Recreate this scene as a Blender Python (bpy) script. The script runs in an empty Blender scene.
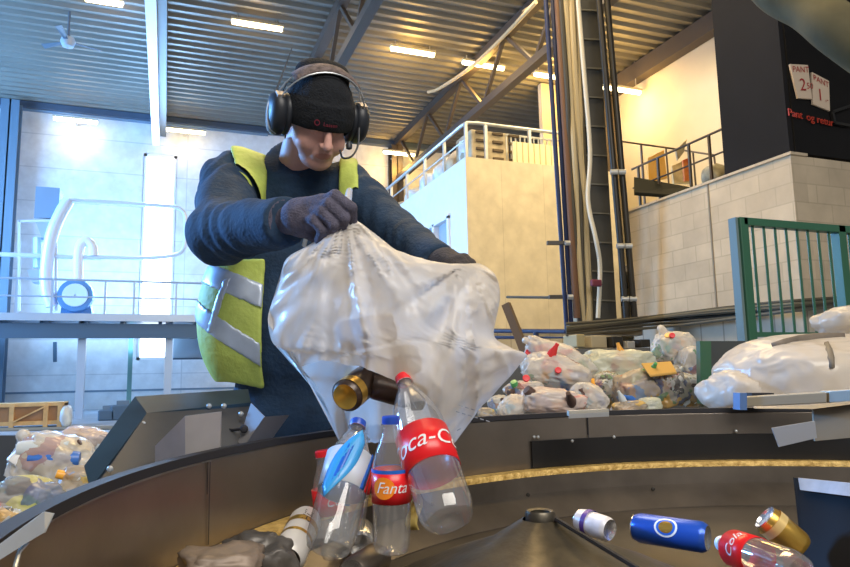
import bpy, bmesh, math, random
import numpy as np
from mathutils import Vector, Matrix, noise
random.seed(7)
S = bpy.context.scene
C = S.collection
PI = math.pi
# ------------------------------------------------------------------ camera frame (building axes: +Y runs down the hall, +X to the right)
F = 680.0
def _n(v):
    v = np.array(v, float); return v / np.linalg.norm(v)
_yc = _n((-260, -94.5, -F)); _zc = _n((-95, (260*95 + F*F)/94.5, -F)); _xc = np.cross(_yc, _zc)
CM = np.array([_xc, _yc, _zc])
CAMZ = 0.95
def ray(px, py): return CM @ np.array([px-425.0, 283.5-py, -F])
def _at(px, py, i, val):
    d = ray(px, py); o = np.array([0, 0, CAMZ]); t = (val-o[i])/d[i]; return Vector(o+d*t)
def PX(px, py, v): return _at(px, py, 0, v)
def PY(px, py, v): return _at(px, py, 1, v)
def PZ(px, py, v): return _at(px, py, 2, v)
def PD(px, py, D): return Vector(ray(px, py)/F*D + np.array([0, 0, CAMZ]))
def PL(*q):
    """corners of one flat plate: the first three fix its plane, the rest lie in it"""
    a, b, c = (PD(*p) for p in q[:3]); n = (b-a).cross(c-a); o = Vector((0,0,CAMZ)); out = [a, b, c]
    for p in q[3:]:
        d = Vector(ray(p[0],p[1])); out.append(o+d*((a-o).dot(n)/d.dot(n)))
    return out
cd = bpy.data.cameras.new('camera'); cam = bpy.data.objects.new('camera', cd); C.objects.link(cam)
cd.lens = F/850*36; cd.sensor_width = 36; cd.clip_start = 0.05; cd.clip_end = 200
m4 = Matrix([list(CM[0])+[0], list(CM[1])+[0], list(CM[2])+[CAMZ], [0, 0, 0, 1]])
cam.matrix_world = m4
S.camera = cam
RIGHT = Vector(CM @ np.array([1, 0, 0])); RIGHT.z = 0; RIGHT.normalize()
FWD = Vector((-RIGHT.y, RIGHT.x, 0))
# ------------------------------------------------------------------ materials
MATS = {}
def mat(name, col, rough=0.6, metal=0.0, var=0.0, scale=6.0, bump=0.0, bscale=30.0, emit=None, estr=0.0, stretch=None, spec=None, col2=None):
    if name in MATS: return MATS[name]
    m = bpy.data.materials.new(name); m.use_nodes = True; MATS[name] = m
    nt = m.node_tree; b = nt.nodes['Principled BSDF']
    b.inputs['Base Color'].default_value = (*col, 1); b.inputs['Roughness'].default_value = rough; b.inputs['Metallic'].default_value = metal
    if spec is not None: b.inputs['Specular IOR Level'].default_value = spec
    if emit: b.inputs['Emission Color'].default_value = (*emit, 1); b.inputs['Emission Strength'].default_value = estr
    tc = nt.nodes.new('ShaderNodeTexCoord'); mp = nt.nodes.new('ShaderNodeMapping'); nt.links.new(tc.outputs['Object'], mp.inputs['Vector'])
    if stretch: mp.inputs['Scale'].default_value = stretch
    if var > 0:
        n = nt.nodes.new('ShaderNodeTexNoise'); n.inputs['Scale'].default_value = scale; n.inputs['Detail'].default_value = 5
        nt.links.new(mp.outputs[0], n.inputs['Vector'])
        r = nt.nodes.new('ShaderNodeValToRGB'); r.color_ramp.elements[0].position = .3; r.color_ramp.elements[1].position = .7
        c2 = col2 or tuple(min(1, c*(1+var)) for c in col); c1 = tuple(c*(1-var) for c in col)
        r.color_ramp.elements[0].color = (*c1, 1); r.color_ramp.elements[1].color = (*c2, 1)
        nt.links.new(n.outputs['Fac'], r.inputs['Fac']); nt.links.new(r.outputs[0], b.inputs['Base Color'])
    if bump > 0:
        n2 = nt.nodes.new('ShaderNodeTexNoise'); n2.inputs['Scale'].default_value = bscale; n2.inputs['Detail'].default_value = 4
        nt.links.new(mp.outputs[0], n2.inputs['Vector'])
        bp = nt.nodes.new('ShaderNodeBump'); bp.inputs['Strength'].default_value = bump; bp.inputs['Distance'].default_value = 0.02
        nt.links.new(n2.outputs['Fac'], bp.inputs['Height']); nt.links.new(bp.outputs[0], b.inputs['Normal'])
    return m
def brick(name, c1, c2, cm, w, h, mortar, rough=.8, plane='xz', off=.5):
    m = bpy.data.materials.new(name); m.use_nodes = True; MATS[name] = m
    nt = m.node_tree; b = nt.nodes['Principled BSDF']; b.inputs['Roughness'].default_value = rough
    tc = nt.nodes.new('ShaderNodeTexCoord'); sp = nt.nodes.new('ShaderNodeSeparateXYZ'); cb = nt.nodes.new('ShaderNodeCombineXYZ')
    nt.links.new(tc.outputs['Object'], sp.inputs[0])
    if plane == 'both':
        ad = nt.nodes.new('ShaderNodeMath'); nt.links.new(sp.outputs['X'], ad.inputs[0]); nt.links.new(sp.outputs['Y'], ad.inputs[1]); nt.links.new(ad.outputs[0], cb.inputs['X'])
    else: nt.links.new(sp.outputs['X' if plane[0] == 'x' else 'Y'], cb.inputs['X'])
    nt.links.new(sp.outputs['Z'], cb.inputs['Y'])
    t = nt.nodes.new('ShaderNodeTexBrick'); t.offset = off
    t.inputs['Scale'].default_value = 1; t.inputs['Brick Width'].default_value = w; t.inputs['Row Height'].default_value = h
    t.inputs['Mortar Size'].default_value = mortar; t.inputs['Color1'].default_value = (*c1, 1); t.inputs['Color2'].default_value = (*c2, 1); t.inputs['Mortar'].default_value = (*cm, 1)
    t.inputs['Mortar Smooth'].default_value = .3
    nt.links.new(cb.outputs[0], t.inputs['Vector'])
    n = nt.nodes.new('ShaderNodeTexNoise'); n.inputs['Scale'].default_value = 2.2; n.inputs['Detail'].default_value = 6; nt.links.new(tc.outputs['Object'], n.inputs['Vector'])
    mx = nt.nodes.new('ShaderNodeMix'); mx.data_type = 'RGBA'; mx.blend_type = 'MULTIPLY'; mx.inputs['Factor'].default_value = .45
    nt.links.new(t.outputs['Color'], mx.inputs['A']); nt.links.new(n.outputs['Color'], mx.inputs['B'])
    hs = nt.nodes.new('ShaderNodeHueSaturation'); hs.inputs['Saturation'].default_value = 0; hs.inputs['Value'].default_value = 1.7
    nt.links.new(n.outputs['Color'], hs.inputs['Color']); nt.links.new(hs.outputs[0], mx.inputs['B'])
    nt.links.new(mx.outputs['Result'], b.inputs['Base Color'])
    return m
def emis(name, col, s):
    m = bpy.data.materials.new(name); m.use_nodes = True; nt = m.node_tree; nt.nodes.clear()
    e = nt.nodes.new('ShaderNodeEmission'); e.inputs[0].default_value = (*col, 1); e.inputs[1].default_value = s
    o = nt.nodes.new('ShaderNodeOutputMaterial'); nt.links.new(e.outputs[0], o.inputs[0]); MATS[name] = m; return m
def clearmat(name, tint, film=0.12, rough=.08, gloss=(1, 1, 1), ior=1.45):
    """thin clear plastic: mostly see-through, a little milky film, fresnel gloss"""
    m = bpy.data.materials.new(name); m.use_nodes = True; nt = m.node_tree; nt.nodes.clear(); MATS[name] = m
    tr = nt.nodes.new('ShaderNodeBsdfTransparent'); tr.inputs[0].default_value = (*tint, 1)
    df = nt.nodes.new('ShaderNodeBsdfDiffuse'); df.inputs[0].default_value = (*gloss, 1)
    g = nt.nodes.new('ShaderNodeBsdfGlossy'); g.inputs['Roughness'].default_value = rough
    lw0 = nt.nodes.new('ShaderNodeLayerWeight'); lw0.inputs['Blend'].default_value = .25
    lw = nt.nodes.new('ShaderNodeMath'); lw.operation = 'MULTIPLY_ADD'; lw.inputs[1].default_value = .75; lw.inputs[2].default_value = .035
    nt.links.new(lw0.outputs['Facing'], lw.inputs[0])
    m1 = nt.nodes.new('ShaderNodeMixShader'); m1.inputs[0].default_value = film
    nt.links.new(tr.outputs[0], m1.inputs[1]); nt.links.new(df.outputs[0], m1.inputs[2])
    m2 = nt.nodes.new('ShaderNodeMixShader'); nt.links.new(lw.outputs[0], m2.inputs[0]); nt.links.new(m1.outputs[0], m2.inputs[1]); nt.links.new(g.outputs[0], m2.inputs[2])
    o = nt.nodes.new('ShaderNodeOutputMaterial'); nt.links.new(m2.outputs[0], o.inputs[0])
    return m
def filmmat(name, col, clear=.35, transl=.35, rough=.25, bump=.4, bscale=14, patch=0.0, pscale=9, pal=None):
    """polythene bag film: diffuse + translucent + gloss, partly see-through; pal = printed / packed colours seen in it"""
    m = bpy.data.materials.new(name); m.use_nodes = True; nt = m.node_tree; nt.nodes.clear(); MATS[name] = m
    N = nt.nodes.new; L = nt.links.new
    tc = N('ShaderNodeTexCoord')
    df = N('ShaderNodeBsdfPrincipled'); df.inputs['Base Color'].default_value = (*col, 1); df.inputs['Roughness'].default_value = rough
    tl = N('ShaderNodeBsdfTranslucent'); tl.inputs[0].default_value = (*col, 1)
    tr = N('ShaderNodeBsdfTransparent')
    nz = N('ShaderNodeTexNoise'); nz.noise_type = 'RIDGED_MULTIFRACTAL'; nz.inputs['Scale'].default_value = bscale*.55; nz.inputs['Detail'].default_value = 2; nz.inputs['Distortion'].default_value = 1.0
    L(tc.outputs['Object'], nz.inputs['Vector'])
    bp = N('ShaderNodeBump'); bp.inputs['Strength'].default_value = bump; bp.inputs['Distance'].default_value = .02
    L(nz.outputs['Fac'], bp.inputs['Height']); L(bp.outputs[0], df.inputs['Normal'])
    if pal:
        v = N('ShaderNodeTexVoronoi'); v.inputs['Scale'].default_value = pscale; v.inputs['Randomness'].default_value = 1
        nd = N('ShaderNodeTexNoise'); nd.inputs['Scale'].default_value = pscale*.8; L(tc.outputs['Object'], nd.inputs['Vector'])
        mx = N('ShaderNodeMix'); mx.data_type = 'VECTOR'; mx.inputs['Factor'].default_value = .22
        L(tc.outputs['Object'], mx.inputs['A']); L(nd.outputs['Color'], mx.inputs['B']); L(mx.outputs['Result'], v.inputs['Vector'])
        sp = N('ShaderNodeSeparateColor'); L(v.outputs['Color'], sp.inputs[0])
        r = N('ShaderNodeValToRGB'); r.color_ramp.interpolation = 'CONSTANT'
        el = r.color_ramp.elements
        while len(el) > 1: el.remove(el[-1])
        el[0].position = 0; el[0].color = (*col, 1)
        k = len(pal)
        for i, c in enumerate(pal):
            e = el.new(1-patch + patch*i/k); e.color = (*c, 1)
        L(sp.outputs[0], r.inputs['Fac'])
        mc = N('ShaderNodeMix'); mc.data_type = 'RGBA'; mc.inputs['Factor'].default_value = .8
        mc.inputs['A'].default_value = (*col, 1); L(r.outputs[0], mc.inputs['B']); L(mc.outputs['Result'], df.inputs['Base Color'])
    a = N('ShaderNodeMixShader'); a.inputs[0].default_value = transl; L(df.outputs[0], a.inputs[1]); L(tl.outputs[0], a.inputs[2])
    b = N('ShaderNodeMixShader'); b.inputs[0].default_value = clear; L(a.outputs[0], b.inputs[1]); L(tr.outputs[0], b.inputs[2])
    o = N('ShaderNodeOutputMaterial'); L(b.outputs[0], o.inputs[0])
    return m
# ------------------------------------------------------------------ mesh builder
ORG = {}
class MB:
    def __init__(s): s.v = []; s.f = []; s.mi = []; s.k = 0
    def mtl(s, k): s.k = k; return s
    def add(s, vs, fs):
        n = len(s.v); s.v += [tuple(v) for v in vs]
        for f in fs: s.f.append(tuple(i+n for i in f)); s.mi.append(s.k)
        return s
    def box(s, a, b):
        x0, y0, z0 = (min(a[i], b[i]) for i in range(3)); x1, y1, z1 = (max(a[i], b[i]) for i in range(3))
        return s.add([(x0,y0,z0),(x1,y0,z0),(x1,y1,z0),(x0,y1,z0),(x0,y0,z1),(x1,y0,z1),(x1,y1,z1),(x0,y1,z1)],
                     [(0,3,2,1),(4,5,6,7),(0,1,5,4),(1,2,6,5),(2,3,7,6),(3,0,4,7)])
    def prism(s, poly, ext):
        poly = [Vector(p) for p in poly]; ext = Vector(ext); n = len(poly)
        vs = poly + [p+ext for p in poly]
        return s.add(vs, [tuple(range(n))[::-1], tuple(range(n, 2*n))] + [(i, (i+1) % n, n+(i+1) % n, n+i) for i in range(n)])
    def bar(s, p, q, w, h=None, up=(0, 0, 1)):
        h = h or w; p = Vector(p); q = Vector(q); d = (q-p).normalized(); u = Vector(up)
        if abs(d.dot(u)) > .99: u = Vector((0, 1, 0))
        sd = d.cross(u).normalized(); u = sd.cross(d)
        pts = [p+sd*a*w/2+u*b*h/2 for a, b in ((-1,-1),(1,-1),(1,1),(-1,1))]
        return s.prism(pts, q-p)
    def tube(s, pts, r, n=8, close=True, smoothn=0):
        pts = [Vector(p) for p in pts]
        if smoothn: pts = catmull(pts, smoothn)
        R = r if isinstance(r, (list, tuple)) else [r]*len(pts)
        if len(R) != len(pts): R = [R[0]+(R[-1]-R[0])*i/(len(pts)-1) for i in range(len(pts))]
        prev = None; vs = []
        for i, p in enumerate(pts):
            d = (pts[min(i+1, len(pts)-1)]-pts[max(i-1, 0)]).normalized()
            if prev is None: a = Vector((0, 0, 1)) if abs(d.z) < .9 else Vector((1, 0, 0)); sd = d.cross(a).normalized()
            else: sd = (prev-d*prev.dot(d)).normalized()
            prev = sd; u = d.cross(sd)
            vs += [p+(sd*math.cos(2*PI*k/n)+u*math.sin(2*PI*k/n))*R[i] for k in range(n)]
        fs = [(i*n+k, i*n+(k+1) % n, (i+1)*n+(k+1) % n, (i+1)*n+k) for i in range(len(pts)-1) for k in range(n)]
        if close: fs += [tuple(range(n))[::-1], tuple((len(pts)-1)*n+k for k in range(n))]
        return s.add(vs, fs)
    def lathe(s, prof, n=32, cap=False, M=None, wob=None):
        vs = []
        for j, (r, z) in enumerate(prof):
            for k in range(n):
                a = 2*PI*k/n; rr = r*(wob(a, z) if wob else 1)
                v = Vector((rr*math.cos(a), rr*math.sin(a), z)); vs.append(M @ v if M else v)
        fs = [(i*n+k, i*n+(k+1) % n, (i+1)*n+(k+1) % n, (i+1)*n+k) for i in range(len(prof)-1) for k in range(n)]
        if cap: fs += [tuple(range(n))[::-1], tuple((len(prof)-1)*n+k for k in range(n))]
        return s.add(vs, fs)
    def grid(s, P, cols, rows, wrap=False):
        vs = [p for r in P for p in r]; fs = []
        for j in range(rows-1):
            for i in range(cols if wrap else cols-1):
                fs.append((j*cols+i, j*cols+(i+1) % cols, (j+1)*cols+(i+1) % cols, (j+1)*cols+i))
        return s.add(vs, fs)
    def build(s, name, m, parent=None, smooth=False, local=False, origin=None, bevel=0, kind=None, solid=0):
        me = bpy.data.meshes.new(name)
        V = s.v
        if parent is not None:
            o0 = Vector((0,0,0)) if local else ORG[parent.name]
            own = o0
        elif local: own = o0 = Vector((0,0,0))
        else:
            if origin is None:
                A = np.array(V); own = Vector(((A[:,0].min()+A[:,0].max())/2, (A[:,1].min()+A[:,1].max())/2, A[:,2].min()))
            else: own = Vector(origin)
            o0 = own
        me.from_pydata([(v[0]-o0.x, v[1]-o0.y, v[2]-o0.z) for v in V], [], s.f)
        ms = m if isinstance(m, (list, tuple)) else [m]
        for q in ms: me.materials.append(q)
        if len(ms) > 1: me.polygons.foreach_set('material_index', s.mi)
        if smooth:
            me.polygons.foreach_set('use_smooth', [True]*len(me.polygons))
            if smooth != 'all': me.set_sharp_from_angle(angle=math.radians(40))
        me.update()
        bm = bmesh.new(); bm.from_mesh(me); bmesh.ops.recalc_face_normals(bm, faces=bm.faces); bm.to_mesh(me); bm.free()
        o = bpy.data.objects.new(name, me); C.objects.link(o)
        if parent is not None: o.parent = parent; ORG[o.name] = ORG.get(parent.name, Vector((0,0,0)))
        elif not local: o.location = own; ORG[o.name] = own.copy()
        else: ORG[o.name] = Vector((0,0,0))
        if bevel:
            b = o.modifiers.new('bevel', 'BEVEL'); b.width = bevel; b.segments = 2; b.limit_method = 'ANGLE'
        if solid:
            b = o.modifiers.new('solid', 'SOLIDIFY'); b.thickness = solid; b.offset = 0
        if kind: o['kind'] = kind
        return o
def catmull(pts, n):
    P = [Vector(p) for p in pts]; P = [P[0]*2-P[1]]+P+[P[-1]*2-P[-2]]; out = []
    for i in range(1, len(P)-2):
        a, b, c, d = P[i-1:i+3]
        for k in range(n):
            t = k/n
            out.append(.5*((2*b)+(c-a)*t+(2*a-5*b+4*c-d)*t*t+(3*b-a-3*c+d)*t**3))
    out.append(P[-2]); return out
def tag(o, label, cat, group=None, kind=None):
    o['label'] = label; o['category'] = cat
    if group: o['group'] = group
    if kind: o['kind'] = kind
    return o
def thing(name, loc, label, cat, group=None):
    o = bpy.data.objects.new(name, None); o.empty_display_size = .1; C.objects.link(o); o.location = loc; ORG[o.name] = Vector(loc)
    return tag(o, label, cat, group)
def copy_tree(o, parent=None):
    c = o.copy(); C.objects.link(c); c.parent = parent
    for ch in list(o.children): copy_tree(ch, c)
    return c
from mathutils.bvhtree import BVHTree
_bv = {}
def hit(px, py, o, lift=.003):
    if o.name not in _bv:
        me = o.data; mw = Matrix.Translation(o.location) if o.parent is None else Matrix.Translation(ORG[o.name])
        _bv[o.name] = BVHTree.FromPolygons([mw @ v.co for v in me.vertices], [tuple(p.vertices) for p in me.polygons])
    d = Vector(ray(px,py)).normalized(); h = _bv[o.name].ray_cast(Vector((0,0,CAMZ)), d)
    return None if h[0] is None else h[0]-d*lift
def structure(o): o['kind'] = 'structure'; return o
def text_mesh(s, size, M=None, shear=0, extrude=0.0):
    cu = bpy.data.curves.new('t', 'FONT'); cu.body = s; cu.size = size; cu.shear = shear; cu.extrude = extrude; cu.align_x = 'CENTER'; cu.align_y = 'CENTER'; cu.resolution_u = 3
    o = bpy.data.objects.new('t', cu); C.objects.link(o); dg = bpy.context.evaluated_depsgraph_get(); me = bpy.data.meshes.new_from_object(o.evaluated_get(dg))
    vs = [v.co.copy() for v in me.vertices]; fs = [tuple(p.vertices) for p in me.polygons]
    bpy.data.objects.remove(o); bpy.data.curves.remove(cu); bpy.data.meshes.remove(me)
    if M: vs = [M @ v for v in vs]
    return vs, fs
def orient(o, loc, zdir, roll=0.0):
    z = Vector(zdir).normalized(); q = z.to_track_quat('Z', 'Y')
    o.rotation_mode = 'QUATERNION'; o.rotation_quaternion = q @ Matrix.Rotation(roll, 3, 'Z').to_quaternion(); o.location = loc
# ================================================================== THE HALL
ZC = 9.78
M_panel = brick('pale_wall_panels', (.70,.73,.76), (.66,.70,.74), (.54,.58,.62), 6.0, 1.1, .02, .55, 'xz', 0)
M_annex_side = mat('white_cladding', (.80,.82,.84), .5, var=.03)
M_annex = brick('cream_cladding', (.66,.60,.46), (.64,.58,.44), (.48,.43,.32), 1.15, 8.0, .006, .6, 'xz', 0)
M_block = brick('concrete_blockwork', (.60,.50,.36), (.52,.43,.31), (.47,.39,.28), .40, .20, .008, .9, 'both')
M_block2 = brick('pale_base_blockwork', (.48,.45,.38), (.43,.40,.33), (.28,.26,.22), .35, .60, .012, .9, 'both', 0)
M_conc = mat('concrete_floor', (.30,.33,.37), .5, var=.15, scale=1.5)
M_deck = mat('galvanised_roof_sheet', (.20,.195,.17), .5, .3, var=.10, scale=.7)
M_steeld = mat('dark_brown_steel', (.085,.07,.06), .5, .3)
M_steelb = mat('blue_grey_steel', (.16,.24,.33), .5, .3)
M_white = mat('white_paint', (.80,.82,.85), .4)
M_tubel = emis('lamp_glow', (1.0,.82,.46), 14)
M_sky = emis('daylit_glass', (.80,.90,1.0), 8.0)
M_galv = mat('galvanised_rail', (.55,.58,.60), .4, .6)
M_ochre = mat('warm_plaster', (.56,.50,.38), .8, var=.05, scale=1)

structure(MB().box((-12,-3,-.1),(15,26,0)).build('floor', M_conc))
# corrugated roof deck, ribs across the hall
mb = MB(); y = 1.5; prof = []
while y < 24.4:
    prof += [(y,ZC),(y+.07,ZC+.075),(y+.20,ZC+.075),(y+.27,ZC)]; y += .36
P = [[(-12,a,b) for a,b in prof],[(13.6,a,b) for a,b in prof]]
mb.grid(P, len(prof), 2)
structure(mb.build('ceiling', M_deck))
# back wall with the tall bright window cut into it
def wall_with_hole(mb, x0, x1, z0, z1, hx0, hx1, holes, Y, T):
    mb.box((x0,Y,z0),(hx0,Y+T,z1)); mb.box((hx1,Y,z0),(x1,Y+T,z1))
    zz = z0
    for a, b in holes:
        mb.box((hx0,Y,zz),(hx1,Y+T,a)); zz = b
    mb.box((hx0,Y,zz),(hx1,Y+T,z1))
wa = PY(140,310,24); wb = PY(174,156,24); wl = PY(135,360,24)
hx0, hx1 = PY(141,250,24).x, PY(174,250,24).x
holes = [(wl.z, PY(150,337,24).z), (PY(150,336,24).z+.02, wb.z)]
holes = [(wl.z, wb.z)]
mb = MB(); wall_with_hole(mb, -12, 13, 0, ZC+.1, hx0, hx1, holes, 24.0, .3)
structure(mb.build('wall_back', M_panel))
w = bpy.data.objects.new('window_1', None); C.objects.link(w); w.location = (hx0,24.1,wl.z); ORG[w.name] = Vector(w.location); w['kind'] = 'structure'
MB().box((hx0,24.18,wl.z),(hx1,24.2,wb.z)).build('pane', M_sky, w)
mb = MB()
for x in (hx0+.03, hx1-.03): mb.box((x-.05,24.0,wl.z),(x+.05,24.16,wb.z))
for z in (wl.z+.04, wb.z-.04): mb.box((hx0,24.0,z-.05),(hx1,24.16,z+.05))
mb.build('window_frame', M_white, w)
structure(MB().box((-12.2,1.5,0),(-12,24,ZC)).build('wall_left', M_panel))
# dark edge beam under the roof on the back wall, conduit below
structure(MB().box((-12,23.75,ZC-.22),(13,24,ZC-.02)).build('trim_1', mat('dark_blue_steel',(.06,.09,.14),.5)))  # the edge beam's own dark blue
tag(MB().tube([(-9,23.93,PY(75,115,24).z),(3.2,23.93,PY(75,115,24).z)], .065).build('conduit_pipe', M_steelb, smooth=True), 'thin horizontal conduit high on the pale back wall', 'pipe')
# ---- right wall, return wall
XR = 12.8
structure(MB().box((XR,2,0),(XR+.2,17.6,ZC)).build('wall_right', M_ochre))
structure(MB().box((10.6,17.4,0),(XR,17.6,ZC)).build('wall_return', M_ochre))
structure(MB().box((XR-.35,3,ZC-.5),(XR-.02,17.3,ZC-.02)).build('trim_2', M_steeld))
def hcol(name, x, y, z0, z1, w, m, label, cat='column'):
    mb = MB(); t = w*.09
    mb.box((x-w/2,y-w/2,z0),(x+w/2,y-w/2+t,z1)); mb.box((x-w/2,y+w/2-t,z0),(x+w/2,y+w/2,z1)); mb.box((x-t/2,y-w/2,z0),(x+t/2,y+w/2,z1))
    return tag(mb.build(name, m), label, cat)
p = PZ(624,80,ZC); hcol('steel_column', XR-.35, p.y+.4, 2.8, ZC-.5, .42, M_steeld, 'dark steel column against the lit yellow wall at upper right')
# ---- annexe (white and cream block)
ax, ay, az = 6.45, 14.1, 5.98
W2a, W2b = PX(421,233,ax), PX(449,215,ax); w2l = PX(449,257,ax).z
ya, yb = W2a.y, W2b.y; zt = (W2a.z+W2b.z)/2
mb = MB()
mb.box((ax,ay,1.94),(ax+.2,yb,az)); mb.box((ax,ya,1.94),(ax+.2,24,az)); mb.box((ax,yb,1.94),(ax+.2,ya,w2l)); mb.box((ax,yb,zt),(ax+.2,ya,az))
structure(mb.build('wall_annexe_side', M_annex_side))
structure(MB().box((ax+.002,ay-.02,1.94),(10.6,ay+.2,az)).build('wall_annexe_front', M_annex))
structure(MB().box((ax+.06,ay+.06,0),(10.6,24,1.94)).build('wall_annexe_base', M_block2))
structure(MB().box((ax+.002,ay,az-.02),(10.6,24,az)).build('floor_annexe_roof', M_annex_side))
w = bpy.data.objects.new('window_2', None); C.objects.link(w); w.location = (ax,yb,w2l); ORG[w.name] = Vector(w.location); w['kind'] = 'structure'
mb = MB()
for q in (yb, (ya+yb)/2, ya): mb.box((ax-.05,q-.06,w2l),(ax+.1,q+.06,zt))
for z in (w2l, zt): mb.box((ax-.05,yb-.06,z-.06),(ax+.1,ya+.06,z+.06))
mb.build('window_frame', M_white, w)
MB().box((ax+.1,yb,w2l),(ax+.12,ya,zt)).build('pane', mat('office_glass',(.20,.32,.45),.08,0,emit=(.30,.50,.75),estr=.35), w)
# annexe roof rail
zr = PX(464,120,ax).z
t = thing('guard_rail', (ax+.1,ay,az), 'galvanised guard rail running round the roof of the white annexe', 'railing')
mb = MB(); mb.tube([(ax+.1,23.6,zr),(ax+.1,ay+.35,zr),(ax+.14,ay+.15,zr),(ax+.4,ay+.1,zr),(9.9,ay+.1,zr)], .045, 8); mb.build('handrail', M_galv, t, smooth=True)
mb = MB(); mb.tube([(ax+.1,23.6,az+.5),(ax+.1,ay+.1,az+.5)], .02, 6); mb.build('knee_rail', M_galv, t)
for y in (14.25,15.6,17.0,18.5,20.0,21.6,23.2): MB().bar((ax+.1,y,az),(ax+.1,y,zr),.07).build('post', M_galv, t)
for x in (7.05,8.25,9.6): MB().bar((x,ay+.1,az),(x,ay+.1,zr),.07).build('post', M_galv, t)
fp = thing('infill_panel', (8.3,ay+.05,az), 'cream ribbed infill panel behind the annexe rail beside blue pipes', 'panel')
x0, x1 = PY(513,140,ay).x, 10.4
z1 = PY(513,141,ay).z
MB().box((x0,ay+.02,az),(x1,ay+.06,z1)).build('sheet', mat('cream_sheet',(.86,.78,.50),.5), fp)  # the panel's own cream colour
mb = MB(); x = x0+.1
while x < x1: mb.box((x,ay-.005,az),(x+.02,ay+.02,z1)); x += .16
mb.build('ribs', mat('cream_rib',(.70,.62,.38),.6), fp)
bf = thing('bar_fence', (8.3,ay+.3,az), 'short galvanised bar fence standing behind the cream infill panel', 'fence')
mb = MB(); x = x0
mb.bar((x0,ay+.35,zr-.1),(x1,ay+.35,zr-.1),.04)
while x < x1: mb.bar((x,ay+.35,az),(x,ay+.35,zr-.1),.03); x += .13
mb.build('bars', M_galv, bf)

# wrapped goods behind rail
def wrapped(px, py, w, h, m, name, label, cat, Y=None, grp=None):
    pass
def blob(name, c, s, m, seed=0, sub=4, amp=.12, fq=3.0, crease=.10, flat=.35, tilt=None, parent=None):
    bm = bmesh.new(); bmesh.ops.create_icosphere(bm, subdivisions=sub, radius=1)
    off = Vector((seed*3.7, seed*1.3, seed*7.1)); mb = MB()
    for v in bm.verts:
        d = v.co.normalized()
        q = Vector([math.copysign(abs(t)**.75, t) for t in d])
        n1 = noise.noise(d*1.3+off)*amp*2
        n2 = noise.noise(d*fq+off*2)*amp*.8
        n3 = (1-abs(noise.noise(d*fq*1.3+off*.5))*2.2)
        n4 = (1-abs(noise.noise(d*fq*3.0+off*1.7))*2.4)
        r = 1+n1+n2+crease*n3*.6+crease*n4*.35
        p = q*r
        if p.z < -1+flat: p.z = -1+flat+(p.z+1-flat)*.15
        v.co = Vector((p.x*s[0], p.y*s[1], p.z*s[2]))
    R = tilt if tilt is not None else Matrix.Identity(3)
    vs = [R @ v.co + Vector(c) for v in bm.verts]; fs = [tuple(v.index for v in f.verts) for f in bm.faces]; bm.free()
    mb.add(vs, fs)
    return mb.build(name, m, parent, smooth='all')
M_wrapb = mat('blue_white_wrap', (.72,.80,.90), .3, var=.25, scale=3, bump=.5, bscale=6)
M_wrapt = mat('tan_wrap', (.55,.45,.30), .5, var=.35, scale=3, bump=.5, bscale=6)
k = 0
for y, hh, mm, dsc in ((15.0,.80,M_wrapb,'white film-wrapped bale nearest the annexe roof corner'),(15.9,.72,M_wrapt,'tan wrapped bale standing behind the roof rail corner'),
                      (16.7,.78,M_wrapb,'white film-wrapped bale mid-way along the annexe rail'),(17.9,.70,M_wrapb,'pale wrapped bale further down the annexe rail'),
                      (19.1,.62,M_wrapb,'small pale bale behind the annexe rail'),(20.6,.55,M_wrapt,'low tan bale at the far rail end above the sleeve')):
    k += 1
    tag(blob('wrapped_bale', (ax+.75,y,az+hh*.45), (.42,.42,hh*.55), mm, seed=k, sub=3, flat=.2), dsc, 'bale', 'wrapped bales on the annexe roof')
mb = MB(); xa, xb = PY(472,140,ay+.3).x, PY(510,140,ay+.3).x
t = thing('pallet_stack', ((xa+xb)/2,ay+.8,az), 'stack of grey-brown wrapped pallets on the annexe roof behind the rail', 'pallets')
MB().box((xa,ay+.35,az+.0),(xb,ay+1.3,zr-.05)).build('shrink_wrap', mat('dull_wrap',(.42,.36,.25),.5,var=.4,scale=3,bump=.6,bscale=5), t, bevel=.05)
mb = MB()
for i in range(4):
    z = az+.12+i*.21
    for j in range(3): MB().box((xa+.12+j*.45,ay+.30,z),(xa+.40+j*.45,ay+.36,z+.06)).build('pallet_opening', mat('pallet_gap',(.12,.09,.06),.8), t)

# ---- blockwork wall on the right
bx, by0, by1, bz = 5.95, 4.98, 7.62, 3.11
structure(MB().box((bx,by0,1.62),(bx+.2,by1,bz)).build('wall_block_side', M_block))
structure(MB().box((bx+.2,by0,1.62),(11,by0+.2,bz)).build('wall_block_front', M_block))
structure(MB().box((bx-.03,by0-.03,0),(11,by1,1.60)).build('wall_block_base', M_block2))
structure(MB().box((bx-.012,PX(712,230,bx).y,1.62),(bx+.0,PX(712,230,bx).y+.02,bz)).build('trim_3', mat('joint_sealant',(.25,.22,.17),.8)))
structure(MB().box((bx-.02,by0-.02,bz),(bx+.22,by1,bz+.03)).build('trim_4', M_block))
# gallery slab and rear storey
g = PX(690,190,7.4)
structure(MB().box((10.6,11.0,3.35),(XR,17.2,3.5)).build('floor_gallery', mat('gallery_slab',(.14,.12,.09),.7)))
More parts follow.
